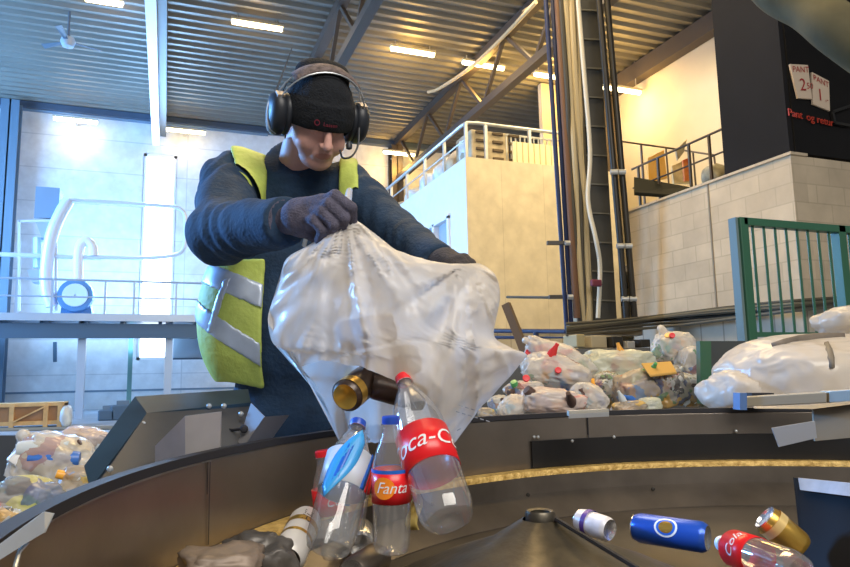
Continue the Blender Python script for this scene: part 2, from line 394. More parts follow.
# stair rail on the gallery edge
t = thing('stair_railing', (6.7,7,3.1), 'dark steel railing along the gallery edge above the block wall', 'railing')
M_stair = mat('stair_brown', (.12,.09,.06), .5, .2); xg = 6.9; za = PX(720,130,xg).z; zb = PX(720,153,xg).z; zf = 3.3; yA = PX(727,140,xg).y-.1; yB = PX(632,170,xg).y
mb = MB(); mb.tube([(xg,yA,za),(xg,yB,za)], .018); mb.build('handrail', M_stair, t)
mb = MB(); mb.tube([(xg,yA,zb),(xg,yB,zb)], .014); mb.build('knee_rail', M_steeld, t)
for px in (639,659,691,712):
    y = PX(px,180,xg).y; MB().bar((xg,y,3.0),(xg,y,za),.032).build('post', M_stair, t)
MB().box((xg-.1,PX(672,180,xg).y,3.28),(xg+.5,yB,3.42)).build('landing', mat('landing_steel',(.05,.055,.05),.5), t)
t = thing('far_gallery_railing', PD(620,175,14), 'thin far railing in front of the bright yellow gallery wall', 'railing')
D = 12.5
pts = [PD(618,141,D),PD(675,149,D),PD(714,155,D-.8)]
mb = MB(); mb.tube(pts, .018); mb.build('handrail', M_stair, t)
for (a,b,c) in ((641,145,205),(666,148,200),(693,152,200),(714,155,190)): MB().bar(PD(a,b,D-.3),PD(a+4,c,D-.3),.03).build('post', M_stair, t)
# colourful display boards on the gallery
def board(name, pts, D, m, label, cat, th=.06):
    P = [PD(x,y,D) for x,y in pts]; return tag(MB().prism(P, FWD*th).build(name, m), label, cat)
board('display_board', [(648,158),(664,150),(667,178),(649,182)], 11.5, mat('orange_board',(.95,.45,.03),.5,var=.15,scale=2,col2=(.95,.6,.2)), 'orange printed display board leaning on the gallery rail', 'board')
board('display_board', [(672,166),(690,158),(692,183),(674,183)], 11.6, mat('mixed_board',(.85,.70,.35),.5,var=.5,scale=4,col2=(.95,.85,.5)), 'pale multicoloured display board beside the orange one on the gallery', 'board')
board('display_board', [(683,160),(688,158),(692,180),(685,181)], 11.4, mat('red_board',(.90,.14,.03),.5,var=.4,scale=4,col2=(.9,.4,.1)), 'narrow red display strip in front of the pale gallery board', 'board')
board('display_board', [(676,150),(687,139),(684,152),(678,160)], 11.7, mat('grey_board',(.38,.34,.22),.5,var=.4,scale=3), 'slanted grey board sticking up behind the gallery rail', 'board')
tag(blob('sack', PD(715,176,10.5), (.16,.16,.18), mat('grey_sack',(.35,.32,.22),.8,var=.3,scale=10), 5, 3), 'round grey sack at the gallery edge next to the black box', 'sack')
# ---- black box room above the block wall
M_black = mat('black_cladding', (.008,.008,.009), .8, var=.3, scale=1, spec=.2)
M_blackside = mat('blue_black_cladding', (.016,.016,.018), .85, var=.15, scale=1, spec=.15)
yk = PX(725,176,bx+.02).y
t = thing('black_kiosk', (6.6,5.5,bz+.03), 'tall black-clad enclosure on top of the block wall with price signs', 'enclosure')
MB().box((bx+.02,by0+.02,bz+.03),(bx+.08,yk,7.2)).build('side_panel', M_blackside, t)
MB().box((bx+.08,by0,bz+.03),(10.5,by0+.1,7.2)).build('front_panel', M_black, t)
MB().box((bx+.08,yk-.06,bz+.03),(10.5,yk,7.2)).build('rear_panel', M_black, t)
mb = MB(); q = PY(838,108,by0-.02)
mb.bar(PY(832,112,by0-.03),PY(850,106,by0-.03),.03); mb.bar(PY(832,112,by0-.03),PY(834,123,by0-.03),.03); mb.bar(PY(834,123,by0-.03),PY(850,126,by0-.03),.03)
mb.build('bracket_frame', mat('dull_black',(.01,.01,.01),.5), t)
YS = by0-.03
def sign(pts, hdr, big, small, label):
    P = [PY(x,y,YS) for x,y in pts]; ux = (P[1]-P[0]); uy = (P[0]-P[3])
    t = thing('price_sign', P[3], label, 'sign')
    MB().prism(P, (0,.02,0)).build('board', mat('sign_paper',(.62,.50,.38),.7), t)
    def put(nm, s, cx, cy, size, m):
        o = P[3]+ux*cx+uy*cy+Vector((0,-.006,0)); M = Matrix.Translation(o) @ Matrix(((ux.normalized().x,0,0,0),(0,0,1,0),(ux.normalized().z,1,0,0),(0,0,0,1)))
        vs, fs = text_mesh(s, size, M); MB().add(vs, fs).build(nm, m, t)
    mr = mat('sign_red',(.35,.02,.02),.6)
    W = ux.length; H = uy.length
    put('heading', hdr, .5, .84, W*.36, mr); put('numeral', big, .42, .38, H*.52, mr); put('small_numeral', small, .8, .36, H*.26, mr)
    return t
sign([(790,64),(808,65),(812,99),(798,98)], 'PANT', '2', '50', 'left-hand tilted price sign reading 2 50 on the black enclosure')
sign([(812,72),(829,81),(830,111),(813,104)], 'PANT', '1', ',-', 'right-hand tilted price sign reading 1,- on the black enclosure')
a, b = PY(787,112,YS), PY(844,126,YS)
u = (b-a); M = Matrix.Translation((a+b)/2) @ Matrix(((1,0,0,0),(0,0,1,0),(u.z/u.x,1,0,0),(0,0,0,1)))
wl_ = thing('wall_lettering', a, 'red lettering below the price signs on the black enclosure', 'lettering')
for wd_, u_ in (('Pant',-.36),('og',-.10),('retur',.16)):
    vs, fs = text_mesh(wd_, .115, Matrix.Translation(M.to_3x3() @ Vector((u_*u.length,0,0))) @ M, extrude=.004)
    MB().add(vs,fs).build('word', mat('red_letters',(.42,.035,.015),.5), wl_)
# fat hanging duct, top right
pts = [PD(742,-55,4.6),PD(775,-12,4.4),PD(810,8,4.2),PD(838,30,4.0),PD(880,60,3.9)]
mb = MB(); mb.tube(pts, .14, 20, smoothn=8)
tag(mb.build('ventilation_duct', mat('dusty_duct',(.10,.085,.04),.8,var=.3,scale=4), smooth=True), 'fat dusty duct sagging in the top right corner by the black enclosure', 'duct')
# ---- ceiling structure
M_beam = mat('pale_beam', (.62,.68,.76), .4)
tag(MB().box((-.62,1.6,PY(157,148,23.9).z),(-.40,23.7,ZC)).build('roof_beam', [M_beam]), 'pale straight roof beam running down the hall on the left', 'beam')
tag(MB().box((-.39,1.6,PY(157,148,23.9).z+.35),(-.2,23.7,ZC-.01)).build('cable_tray', mat('tray_dark',(.05,.07,.09),.5)), 'dark cable tray running along the pale roof beam', 'tray')
def truss(X, zlow, y0, y1, label, m, hose=False):
    t = thing('roof_truss', (X,y1,zlow), label, 'truss')
    MB().box((X-.12,y0,ZC-.25),(X+.12,y1,ZC-.01)).build('top_chord', m, t)
    MB().box((X-.11,y0,zlow-.1),(X+.11,y1,zlow+.1)).build('bottom_chord', m, t)
    y = y0; up = True
    while y < y1-1.2:
        MB().bar((X,y,zlow if up else ZC-.15),(X,y+1.4,ZC-.15 if up else zlow),.09,.09).build('web_brace', m, t); y += 1.4; up = not up
    return t
zl = PX(500,92,8.0).z
truss(8.0, zl, 5, 23.6, 'brown lattice roof truss crossing above the annexe roof', M_steeld)
zl2 = PX(357,32,4.55).z
zl2 = zl; truss(PZ(375,0,zl).x, zl2, 5, 23.6, 'brown lattice roof truss just right of the black hat', M_steeld)
tag(MB().tube([PZ(536,2,9.5),PZ(500,40,9.45),PZ(470,68,9.4),PZ(440,88,9.45),PZ(428,92,9.5)], .05, 8, smoothn=6).build('hose', mat('tan_hose',(.5,.42,.26),.6), smooth=True), 'light curved hose running along the roof truss', 'hose')
hcol('steel_column', 7.95, 23.72, 0, ZC-.25, .45, M_steeld, 'dark steel column at the far end of the roof truss')
q = PY(9,200,23.4); hcol('steel_column', q.x-.1, 23.5, 0, ZC-.2, .5, M_steelb, 'blue-grey steel column at the far left of the back wall')
a = PY(-12,60,21); b = PY(16,100,23.4)
tag(MB().bar(PD(-10,55,20),PD(17,98,23),.3).build('column_brace', M_steelb), 'slanting steel haunch above the far left column', 'brace')
# ---- fluorescent lamps
def lamp(p0, p1, label, z=None, Y=None):
    a = PZ(*p0, z) if z else PY(*p0, Y); b = PZ(*p1, z) if z else PY(*p1, Y)
    b.y = a.y; b.z = a.z
    t = thing('strip_lamp', (a+b)/2, label, 'lamp', 'fluorescent strip lamps')
    MB().box((a.x,a.y-.09,a.z),(b.x,a.y+.09,a.z+.06)).build('housing', mat('lamp_housing',(.5,.48,.4),.5), t)
    if z:
        for x_ in (a.x+.15, b.x-.15): MB().tube([(x_,a.y,a.z+.05),(x_,a.y,ZC+.02)], .015, 6).build('hanger', mat('lamp_housing',(.5,.48,.4),.5), t)
    else: MB().box(((a.x+b.x)/2-.04,a.y,a.z+.01),((a.x+b.x)/2+.04,23.99,a.z+.05)).build('wall_arm', mat('lamp_housing',(.5,.48,.4),.5), t)
    mb = MB(); mb.tube([(a.x+.03,a.y,a.z-.03),(b.x-.03,a.y,b.z-.03)], .07, 8); mb.build('tube', M_tubel, t, smooth=True)
    return t
LZ = 9.6
lamps = [((231,20),(283,29),'strip lamp glowing on the left roof bay nearest the hat',LZ,None),((390,47),(435,54),'bright strip lamp, left end of the warm row of four',LZ,None),
 ((462,61),(504,68),'bright strip lamp beside the truss, second of the warm row',LZ,None),((534,73),(569,80),'strip lamp left of the dark service column',LZ,None),
 ((603,86),(637,94),'strip lamp right of the service pipes by the yellow wall',8.9,None),((53,117),(98,123),'strip lamp low on the left beside the steel column',None,23.3),
 ((164,128),(206,134),'strip lamp between roof beam and the worker on the back wall',None,23.3),((383,151),(415,157),'strip lamp left of the annexe roof rail',None,23.0),
 ((84,-3),(124,3),'strip lamp cut by the top edge of the picture',LZ,None)]
for a,b,l,z,Y in lamps: lamp(a,b,l,z,Y)
# ---- ceiling fan
h = PZ(68,42,9.0)
t = thing('ceiling_fan', h, 'three-bladed ceiling fan hanging from the left roof deck', 'fan')
mf = mat('fan_grey',(.10,.13,.17),.5)
MB().tube([h,(h.x,h.y,ZC)], .03).build('rod', mf, t)
MB().lathe([(.02,.12),(.14,.1),(.17,0),(.12,-.12),(.02,-.14)], 16, M=Matrix.Translation(h)).build('motor', mat('fan_motor',(.35,.42,.5),.4), t, smooth=True)
for k in range(3):
    a = .35+k*2*PI/3; d = Vector((math.cos(a),math.sin(a),0)); s = Vector((-d.y,d.x,0))
    MB().prism([h+d*.15-s*.05,h+d*.15+s*.05,h+d*.75+s*.09+Vector((0,0,.04)),h+d*.78-s*.05-Vector((0,0,.01))],(0,0,.012)).build('blade', mf, t)
# ================================================================== STEEL PLATFORM ON THE LEFT
YD = 18.5
M_dk = mat('deck_steel', (.50,.58,.68), .4, .3); M_dkb = mat('deck_beam_blue', (.07,.13,.20), .5); M_pale = mat('pale_machine', (.70,.78,.88), .4, .2)
M_mb = mat('machine_blue', (.10,.25,.48), .5); M_rail = mat('platform_rail', (.45,.55,.68), .4, .3)
zd = PY(80,316,YD).z; xl = -11.9; xr = PY(235,320,YD).x
t = thing('steel_platform', ((xl+xr)/2,YD,0), 'steel mezzanine platform along the back wall on the left', 'platform')
MB().box((xl,YD,zd-.02),(xr,YD+4,zd+.02)).build('deck_plate', M_dk, t)
MB().box((xl,YD-.03,zd-.12),(xr,YD,zd+.06)).build('edge_angle', M_dk, t)
MB().box((xl,YD+.1,PY(80,338,YD).z),(xr,YD+.2,PY(80,323,YD).z)).build('edge_beam', M_dkb, t)
mb = MB(); x = xl
while x < xr: mb.box((x,YD+.3,zd-.3),(x+.08,YD+4,zd-.05)); x += .9
mb.build('joists', M_dkb, t)
for px in (81,168): q = PY(px,370,YD+.4); MB().box((q.x-.09,YD+.3,0),(q.x+.09,YD+.5,zd-.1)).build('post', M_rail, t)
q = PY(130,370,YD+2.5); MB().box((q.x-.06,YD+2.4,0),(q.x+.06,YD+2.5,zd-.1)).build('thin_post', mat('teal_post',(.15,.35,.35),.5), t)
zt1, zt2 = PY(80,280,YD).z, PY(80,297,YD).z
t = thing('platform_railing', (-4,YD,zd), 'blue-grey railing along the front of the steel platform', 'railing')
MB().tube([(xl,YD,zt1),(xr,YD,zt1)], .03, 6).build('handrail', M_rail, t)
MB().tube([(xl,YD,zt2),(xr,YD,zt2)], .022, 6).build('knee_rail', M_rail, t)
for px in (16,52,105,134,176,208): q = PY(px,300,YD); MB().bar((q.x,YD,zd),(q.x,YD,zt1),.05).build('post', M_rail, t)
YM = 20.0
def Q(x,y,d=0): return PY(x,y,YM+d)
# separator cabinet with funnel
t = thing('separator_hopper', Q(42,310), 'grey-blue box hopper with funnel standing on the platform', 'hopper')
a, b = Q(34,218), Q(60,188); MB().box((a.x,YM,a.z),(b.x,YM+.8,b.z)).build('cabinet', mat('hopper_grey',(.22,.33,.48),.5), t)
MB().prism([Q(34,218),Q(60,218),Q(52,238),Q(42,238)],(0,.7,0)).build('funnel', M_rail, t)
MB().prism([Q(27,270),Q(47,270),Q(42,282),Q(32,282)],(0,.5,0)).build('tray', M_rail, t)
MB().tube([Q(38,238,.3),Q(38,268,.3)], .12).build('chute', M_rail, t)
mb = MB()
for px in (19,56): mb.bar(Q(px,220),Q(px,311),.06); 
mb.bar(Q(19,221),Q(56,221),.06); mb.bar(Q(19,255),Q(56,255),.05)
mb.build('frame', M_pale, t)
# tube loop
tag(MB().tube([Q(69,200),Q(120,203),Q(165,206),Q(178,208),Q(185,216),Q(185,240),Q(182,251),Q(170,256),Q(140,258),Q(95,257)], .055, 8, smoothn=5).build('pipe_loop', M_pale, smooth=True), 'long pale pipe loop rising over the platform in front of the bright window', 'pipe')
tag(MB().tube([Q(68,201),Q(60,215),Q(52,235),Q(47,265),Q(47,290),Q(52,306)], .16, 10, smoothn=5).build('suction_pipe', M_pale, smooth=True), 'thick pale curved duct beside the box hopper', 'duct')
tag(MB().tube([(xl,YM,Q(20,256).z),Q(102,258)], .06, 8).build('straight_pipe', M_pale, smooth=True), 'straight pale pipe running left at mid height over the platform', 'pipe')
tag(MB().tube([Q(78,300),Q(78,262),Q(80,246),Q(86,241),Q(92,246),Q(93,256)], .13, 10, smoothn=5).build('elbow_pipe', mat('bright_duct',(.85,.9,.95),.4), smooth=True), 'white hooked duct above the round blower', 'duct')
t = thing('blower', Q(76,314), 'round blower on a blue foot on the platform', 'blower')
c = Q(76,296); Mx = Matrix.Translation(c) @ Matrix.Rotation(PI/2,4,'X')
MB().lathe([(.05,-.12),(.42,-.1),(.45,0),(.42,.2),(.05,.22)], 24, M=Mx).build('casing', M_mb, t, smooth=True)
MB().lathe([(.02,.225),(.30,.235),(.31,.2)], 24, M=Mx).build('cover', mat('blower_cover',(.65,.78,.92),.4), t, smooth=True)
MB().prism([Q(60,315),Q(92,315),Q(90,302),Q(84,298),Q(66,298),Q(62,303)],(0,.5,0)).build('foot', M_mb, t)
# things under the platform
t = thing('wall_cabinet', PY(186,360,21), 'pale blue cabinet on the wall below the platform beside the worker', 'cabinet')
a, b = PY(173,358,21), PY(204,335,21); MB().box((a.x,21,a.z),(b.x,21.5,b.z)).build('body', mat('cabinet_blue',(.42,.55,.68),.5), t)
MB().box((a.x,20.95,a.z-.05),(b.x,21,a.z)).build('edge', M_dkb, t)
M_wood = mat('pale_timber', (.72,.48,.22), .7, var=.2, scale=5); M_brd = mat('brown_board', (.42,.25,.14), .8, var=.15, scale=3)
A = PZ(-30,425,0); A = Vector((PZ(-30,424,0).x, 15.8, 0)); Bx = PY(63,424,15.8).x; hz = PY(30,403,15.8).z
t = thing('crate', ((A.x+Bx)/2,15.8,0), 'low timber-framed crate with brown board sides on the floor at left', 'crate')
MB().box((A.x,15.84,.06),(Bx,16.5,hz-.03)).build('board_side', M_brd, t)
mb = MB(); mb.box((A.x,15.78,hz-.07),(Bx,16.5,hz)); mb.box((A.x,15.78,.06),(Bx,15.84,.14))
for px in (-20,12,46,60): q = PY(px,410,15.8).x; mb.box((q-.04,15.76,0),(q+.04,15.84,hz))
mb.bar((PY(14,418,15.8).x,15.77,.14),(PY(45,406,15.8).x,15.77,hz-.08),.06,.03); mb.build('timber_frame', M_wood, t)
tag(blob('film_bundle', PY(66,416,16.0), (.12,.3,.22), M_wrapb, 9, 3, flat=.1), 'white film bundle standing at the end of the timber crate', 'bundle')
for i,(px,w,h) in enumerate(((106,.35,.24),(121,.45,.34))):
    q = PZ(px,418,0); q = Vector((PY(px,418,17.5).x,17.5,0))
    t = thing('floor_motor', q, ('small dark box on the floor under the platform','larger dark machine foot under the platform near the worker')[i], 'machine')
    MB().box((q.x-w/2,17.5,0),(q.x+w/2,18,h)).build('casing', M_dkb, t, bevel=.03); MB().box((q.x-w/4,17.6,h),(q.x+w/3,17.9,h+.1)).build('top_box', M_steelb, t)
tag(MB().bar(PY(55,342,23.7),PY(55,362,23.7),.1).build('wall_bracket', M_dkb), 'short dark bracket on the pale wall under the platform', 'bracket')
# wall lines
structure(MB().box((-12,23.97,PY(20,393,24).z-.03),(5,24,PY(20,393,24).z+.03)).build('baseboard_back', M_steelb))
# ================================================================== SERVICE PIPES
Dp = 9.3
M_pb = mat('blue_pipe', (.014,.026,.09), .5); M_pk = mat('black_pipe', (.03,.027,.022), .4, .2); M_pbr = mat('brown_pipe', (.16,.08,.04), .6)
M_ctan = mat('tan_cable', (.50,.42,.26), .6); M_cw = mat('white_cable', (.72,.68,.56), .5); M_cd = mat('dark_cable', (.06,.055,.04), .6)
def vt(x0,y0,x1,y1,r,D,D1=None): return MB().tube([PD(x0,y0,D),PD(x1,y1,D1 or D)], r, 10)
tag(MB().tube([PD(545,-12,Dp+.25),PD(567,332,Dp),PD(498,331,Dp+1)][0:2]+[PD(566,331.5,Dp),PD(488,331,Dp+1.6)], .032, 10).build('water_pipe', M_pb, smooth=True), 'outer dark blue pipe turning left along the annexe foot, upper run', 'pipe')
tag(MB().tube([PD(552,-12,Dp+.25),PD(572,337.5,Dp),PD(488,337.5,Dp+1.6)], .032, 10).build('water_pipe', M_pb, smooth=True), 'inner dark blue pipe turning left along the annexe foot, lower run', 'pipe')
for y,x0,x1 in ((243,547,571),(297,549,574)):
    t = thing('pipe_bracket', PD((x0+x1)/2,y,Dp), ('upper bracket clamping the blue pipes','lower bracket clamping the blue pipes')[y>250], 'bracket')
    MB().bar(PD(x0,y,Dp+.06),PD(x1,y,Dp+.06),.07,.05).build('strap', M_pk, t); MB().tube([PD(x1-6,y,Dp-.06),PD(x1-1,y,Dp-.06)], .035).build('clamp', M_galv, t)
tag(MB().tube([PD(507,297,Dp+1.3),PD(550,297.5,Dp+.2)], .02).build('thin_conduit', M_cd), 'thin horizontal conduit from the bag to the blue pipes', 'conduit')
tag(MB().tube([PD(536,332,Dp+.5),PD(536,339,Dp+.5)], .04).build('pipe_spacer', M_pb), 'short spacer between the two horizontal blue pipes', 'spacer')
tag(vt(557,-12,577,318,.05,Dp+.1,Dp).build('brown_pipe', M_pbr, smooth=True), 'rusty brown pipe immediately right of the blue pipes', 'pipe')
tr = random.Random(3)
spec = [(561,-12,580,325,.035,M_cd),(565,-12,583,322,.04,M_ctan),(569,-12,586,320,.03,M_cd),(571,-12,589,322,.05,M_ctan),(574,-12,592,320,.032,M_ctan),(577,-12,593,316,.025,M_cd)]
for i,(a,b,c,d,r,m) in enumerate(spec):
    pts = [PD(a+(c-a)*k/6+tr.uniform(-1,1), b+(d-b)*k/6, Dp+.05*tr.random()) for k in range(7)]
    tag(MB().tube(pts, r, 8, smoothn=3).build('riser_cable', m, smooth=True), 'vertical riser cable in the bundle beside the dark riser duct', 'cable', 'riser cables by the dark duct')
tag(MB().tube([PD(577,-12,Dp-.2),PD(583,60,Dp-.2),PD(590,150,Dp-.2),PD(588,200,Dp-.2),PD(596,240,Dp-.25),PD(600,268,Dp-.2),PD(598,318,Dp-.2)], .03, 8, smoothn=6).build('white_cable', M_cw, smooth=True), 'white cable wandering down the front of the dark riser duct', 'cable')
t = thing('riser_duct', PD(606,322,Dp), 'broad dark vertical service duct with a ladder of cross straps', 'duct')
MB().prism([PD(577,-14,Dp),PD(597,-14,Dp),PD(617,321,Dp),PD(594,321,Dp)], FWD*.35).build('body', mat('riser_dark',(.045,.045,.04),.6,var=.2,scale=3), t)
for k in range(11):
    y = 10+k*29; a = 577+(594-577)*y/321+1; MB().bar(PD(a,y,Dp-.02),PD(a+21,y+1,Dp-.02),.03,.02).build('strap', mat('strap_dark',(.10,.10,.085),.5), t)
t = thing('service_column', PD(572,322,Dp+.5), 'grey-tan steel column behind the riser cables', 'column')
MB().prism([PD(554,-14,Dp+.6),PD(583,-14,Dp+.6),PD(599,335,Dp+.6),PD(578,335,Dp+.6)], FWD*.3).build('shaft', mat('tan_column',(.34,.30,.20),.6,var=.2,scale=2), t)
for (a,c) in ((598,628),(606,636)):
    nm = thing('black_pipe', PD(c,332,Dp-.4), 'left black drop pipe clamped in front of the block wall end' if a==598 else 'right black drop pipe clamped in front of the block wall end', 'pipe')
    vt(a,-12,c,334,.042,Dp-.3,Dp-.5).build('run', M_pk, nm, smooth=True)
    for y in (172,246,299):
        x = a+(c-a)*(y+12)/346; MB().tube([PD(x-3.5,y,Dp-.5),PD(x+3.5,y,Dp-.5)], .035, 10).build('clamp', M_galv, nm, smooth=True)
tag(MB().box(PD(592,279,Dp-.3),PD(600,287,Dp-.2)).build('valve', mat('valve_red',(.16,.03,.06),.5), bevel=.02), 'small dark red valve on the riser duct', 'valve')
# cable loom along the block wall: corner to the right, and a short tray at the riser foot
for i in range(6):
    pts = []
    for k in range(10):
        u = k/9; x = 566+(860-566)*u; y = 330-(330-300)*u+math.sin(u*7+i)*1.2+(i-2.5)*2.5*(1-.3*u)
        if x < 632: p = PD(x,y,Dp-1.0)
        elif x < 790: p = PX(x,y,bx-.10-.02*(i%3)) 
        else: p = PY(x,y,by0-.12)
        pts.append(p)
    tag(MB().tube(pts, .020, 6, smoothn=4).build('loom_cable', (M_cd,mat('olive_cable',(.13,.12,.08),.6),M_cd,M_pk,M_cd,mat('grey_cable',(.10,.095,.075),.6))[i], smooth=True), 'cable in the horizontal loom running along the foot of the block wall', 'cable', 'horizontal loom cables')
t = thing('cable_tray', PD(600,334,Dp-.8), 'dark cable tray under the riser pipes', 'tray')
MB().bar(PD(568,329,Dp-.8),PD(640,331,Dp-.8),.2,.12).build('tray', mat('tray_brown',(.10,.085,.06),.6), t)
for (x0,y0,x1,y1,m,l) in ((577,334,588,347,mat('tan_box',(.42,.36,.20),.6),'tan junction box at the riser foot'),(592,335,612,348,mat('concrete_stub',(.46,.40,.27),.8),'pale concrete block at the riser foot'),
    (613,336,627,347,M_pk,'black socket box at the riser foot'),(628,341,638,349,mat('socket_grey',(.35,.36,.36),.5),'small grey box right of the black socket box'),(641,339,654,347,M_pk,'dark recess box behind the white garbage bag')):
    a = PD(x0,y1,Dp-1.2); b = PD(x1,y0,Dp-1.2)
    tag(MB().box((a.x,a.y,a.z),(b.x,a.y+.3,b.z)).build('junction_box', m, bevel=.01), l, 'box')
a_ = PD(566,349,Dp-1.25); b_ = PD(664,349,Dp-1.25); b_.z = a_.z
structure(MB().prism([(a_.x,a_.y,0),(b_.x,b_.y,0),(b_.x,b_.y,a_.z),(a_.x,a_.y,a_.z)], FWD*.5).build('trim_5', mat('plinth_grey',(.16,.15,.13),.8)))
# leaning stay behind the bag
tag(MB().bar(PD(506,304,7.5),PD(560,440,7.0),.06,.09).build('leaning_stay', mat('stay_brown',(.14,.09,.05),.6)), 'brown steel stay leaning behind the raised bag', 'brace')
# ================================================================== GREEN RAILING (right)
M_gr = mat('green_paint', (.035,.12,.07), .35); M_grl = mat('green_edge', (.14,.20,.20), .4)
Yg = PD(745,270,4.3).y
t = thing('green_railing', PY(755,340,Yg), 'green steel barred railing in front of the block wall', 'railing')
def G(x,y): return PY(x,y,Yg)
p0 = G(740,218); zt_ = p0.z; zb_ = G(752,345).z
xs0 = p0.x; sp = (G(838,228).x-p0.x)
MB().box((xs0-.03,Yg-.03,zb_),(xs0+.035,Yg+.04,zt_)).build('post', M_gr, t, bevel=.004)
MB().box((xs0-.05,Yg-.01,zb_),(xs0-.03,Yg+.05,zt_)).build('post_edge', M_grl, t)
MB().box((xs0+sp-.03,Yg-.03,zb_),(xs0+sp+.035,Yg+.04,zt_)).build('post', M_gr, t, bevel=.004)
MB().box((xs0,Yg-.03,zt_-.05),(xs0+1.6,Yg+.03,zt_)).build('handrail', M_gr, t, bevel=.004)
MB().box((xs0,Yg-.015,zb_+.05),(xs0+1.6,Yg+.015,zb_+.08)).build('bottom_rail', M_gr, t)
n = 9
for i in range(1,20):
    x = xs0+sp*i/n
    if i == n or x > xs0+1.6: continue
    MB().tube([(x,Yg,zb_+.06),(x,Yg,zt_-.03)], .009, 8).build('baluster', M_gr, t, smooth=True)
# ================================================================== SORTING BOWL
CX, CY, RO = 1.20, 0.60, 1.335
ZR, ZG, ZB = .81, .645, .53
M_rim = mat('worn_steel_wall', (.27,.235,.20), .32, .85, var=.25, scale=3, bump=.05, bscale=12)
M_rub = mat('black_rubber', (.012,.012,.013), .35, var=.3, scale=4)
M_lip = mat('dark_lip', (.025,.025,.03), .65, spec=.3)
M_bowl = mat('worn_bowl_steel', (.17,.145,.12), .36, .75, var=.35, scale=4, bump=.08, bscale=10)
M_chain = mat('yellow_worn_edge', (.62,.36,.07), .5, .15, var=.40, scale=45, bump=.5, bscale=70, col2=(.80,.55,.18))
def arc(r, z, a0, a1, n=96): return [Vector((CX+r*math.cos(a0+(a1-a0)*i/n), CY+r*math.sin(a0+(a1-a0)*i/n), z)) for i in range(n+1)]
A0, A1 = math.radians(-10), math.radians(215)
def ring(name, prof, m, parent, a0=A0, a1=A1, n=128, smooth=True):
    P = [arc(r, z, a0, a1, n) for r, z in prof]
    mb = MB(); mb.grid(P+[P[0]], n+1, len(P)+1); 
    return mb.build(name, m, parent, smooth=smooth)
bowl = thing('sorting_bowl', (CX,CY,0), 'big round steel sorting bowl with brown worn walls in the foreground', 'sorting table')
ring('outer_wall', [(RO,ZR-.012),(RO+.004,ZR),(RO+.012,ZR),(RO+.012,.2),(RO+.002,.2),(RO-.005,ZG+.0)], M_rim, bowl)
ring('rim_trim', [(RO-.004,ZR-.008),(RO-.004,ZR+.006),(RO+.018,ZR+.006),(RO+.018,ZR-.02),(RO+.012,ZR-.008)], M_lip, bowl)
ring('edge_chain', [(RO-.008,ZG+.003),(RO-.062,ZG+.005),(RO-.068,ZG-.004),(RO-.068,ZG-.018),(RO-.01,ZG-.018)], M_chain, bowl, 0, 2*PI, 180)
ring('bowl_wall', [(RO-.070,ZG-.010),(RO-.075,ZG-.06),(RO-.10,ZB+.04),(RO-.16,ZB),(RO-.16,ZB-.01),(RO-.09,ZB+.03),(RO-.066,ZG-.05)], M_bowl, bowl, 0, 2*PI, 160)
mb = MB(); mb.lathe([(RO-.155,ZB-.002),(.3,ZB-.004),(.001,ZB-.005)], 96, M=Matrix.Translation((CX,CY,0))); mb.build('bowl_floor', mat('dark_bowl_floor',(.055,.048,.042),.4,.5,var=.4,scale=5), bowl, smooth=True)
# bolts in the bowl wall, seams
mb = []
for (x,y,r) in ((528,495,1),(653,489,1),(788,494,1),(432,504,1)):
    d = ray(x,y)
    # hit the bowl wall numerically
    best = None
    for k in range(400):
        t_ = 1+k*.005; p = Vector(d/F*t_)+Vector((0,0,CAMZ)); rr = math.hypot(p.x-CX,p.y-CY)
        f_ = max(0,min(1,(ZG-.06-p.z)/(ZG-.06-ZB-.05))); rw = RO-.075-.025*f_
        if rr >= rw-.004: best = p; break
    c = Vector((CX-best.x,CY-best.y,.1)).normalized()
    o = MB().lathe([(.0005,.004),(.005,.003),(.0065,0)], 12, M=Matrix.Translation(best) @ c.to_track_quat('Z','Y').to_matrix().to_4x4()).build('bolt', M_pk, bowl, smooth=True)
def wallang(px, py, z=None, R=RO):
    d = ray(px,py)
    for k in range(2000):
        t_ = .4+k*.002; p = d/F*t_
        if math.hypot(p[0]-CX,p[1]-CY) >= R and p[1] > CY-.6: return math.atan2(p[1]-CY,p[0]-CX), p[2]+CAMZ
    return 0, ZR
for px,py in ((206,500),(587,425),(428,455)):
    a,_ = wallang(px,py); ring('wall_seam', [(RO-.0065,ZR-.012),(RO-.0065,ZG+.01),(RO-.002,ZG+.01),(RO-.002,ZR-.012)], M_lip, bowl, a-.0012, a+.0012, 2, False)
# black rubber panel let into the right-hand wall
a0,_ = wallang(530,456); a1 = math.radians(18)
_, zt0 = wallang(530,441); _, zt1p = wallang(700,429)
ring('rubber_panel', [(RO-.012,zt0),(RO-.012,ZG+.004),(RO-.0,ZG+.004),(RO-.0,zt0)], M_rub, bowl, a1, a0, 60, False)
for px,py in ((534,437),(538,437),(572,441),(614,437),(736,431),(742,466),(782,466)):
    a,z = wallang(px,py,R=RO-.012); c = Vector((-math.cos(a),-math.sin(a),0)); p = Vector((CX+(RO-.012)*math.cos(a),CY+(RO-.012)*math.sin(a),z))
    MB().lathe([(.0005,.004),(.004,.003),(.0055,0)], 12, M=Matrix.Translation(p) @ c.to_track_quat('Z','Y').to_matrix().to_4x4()).build('bolt', M_galv, bowl, smooth=True)
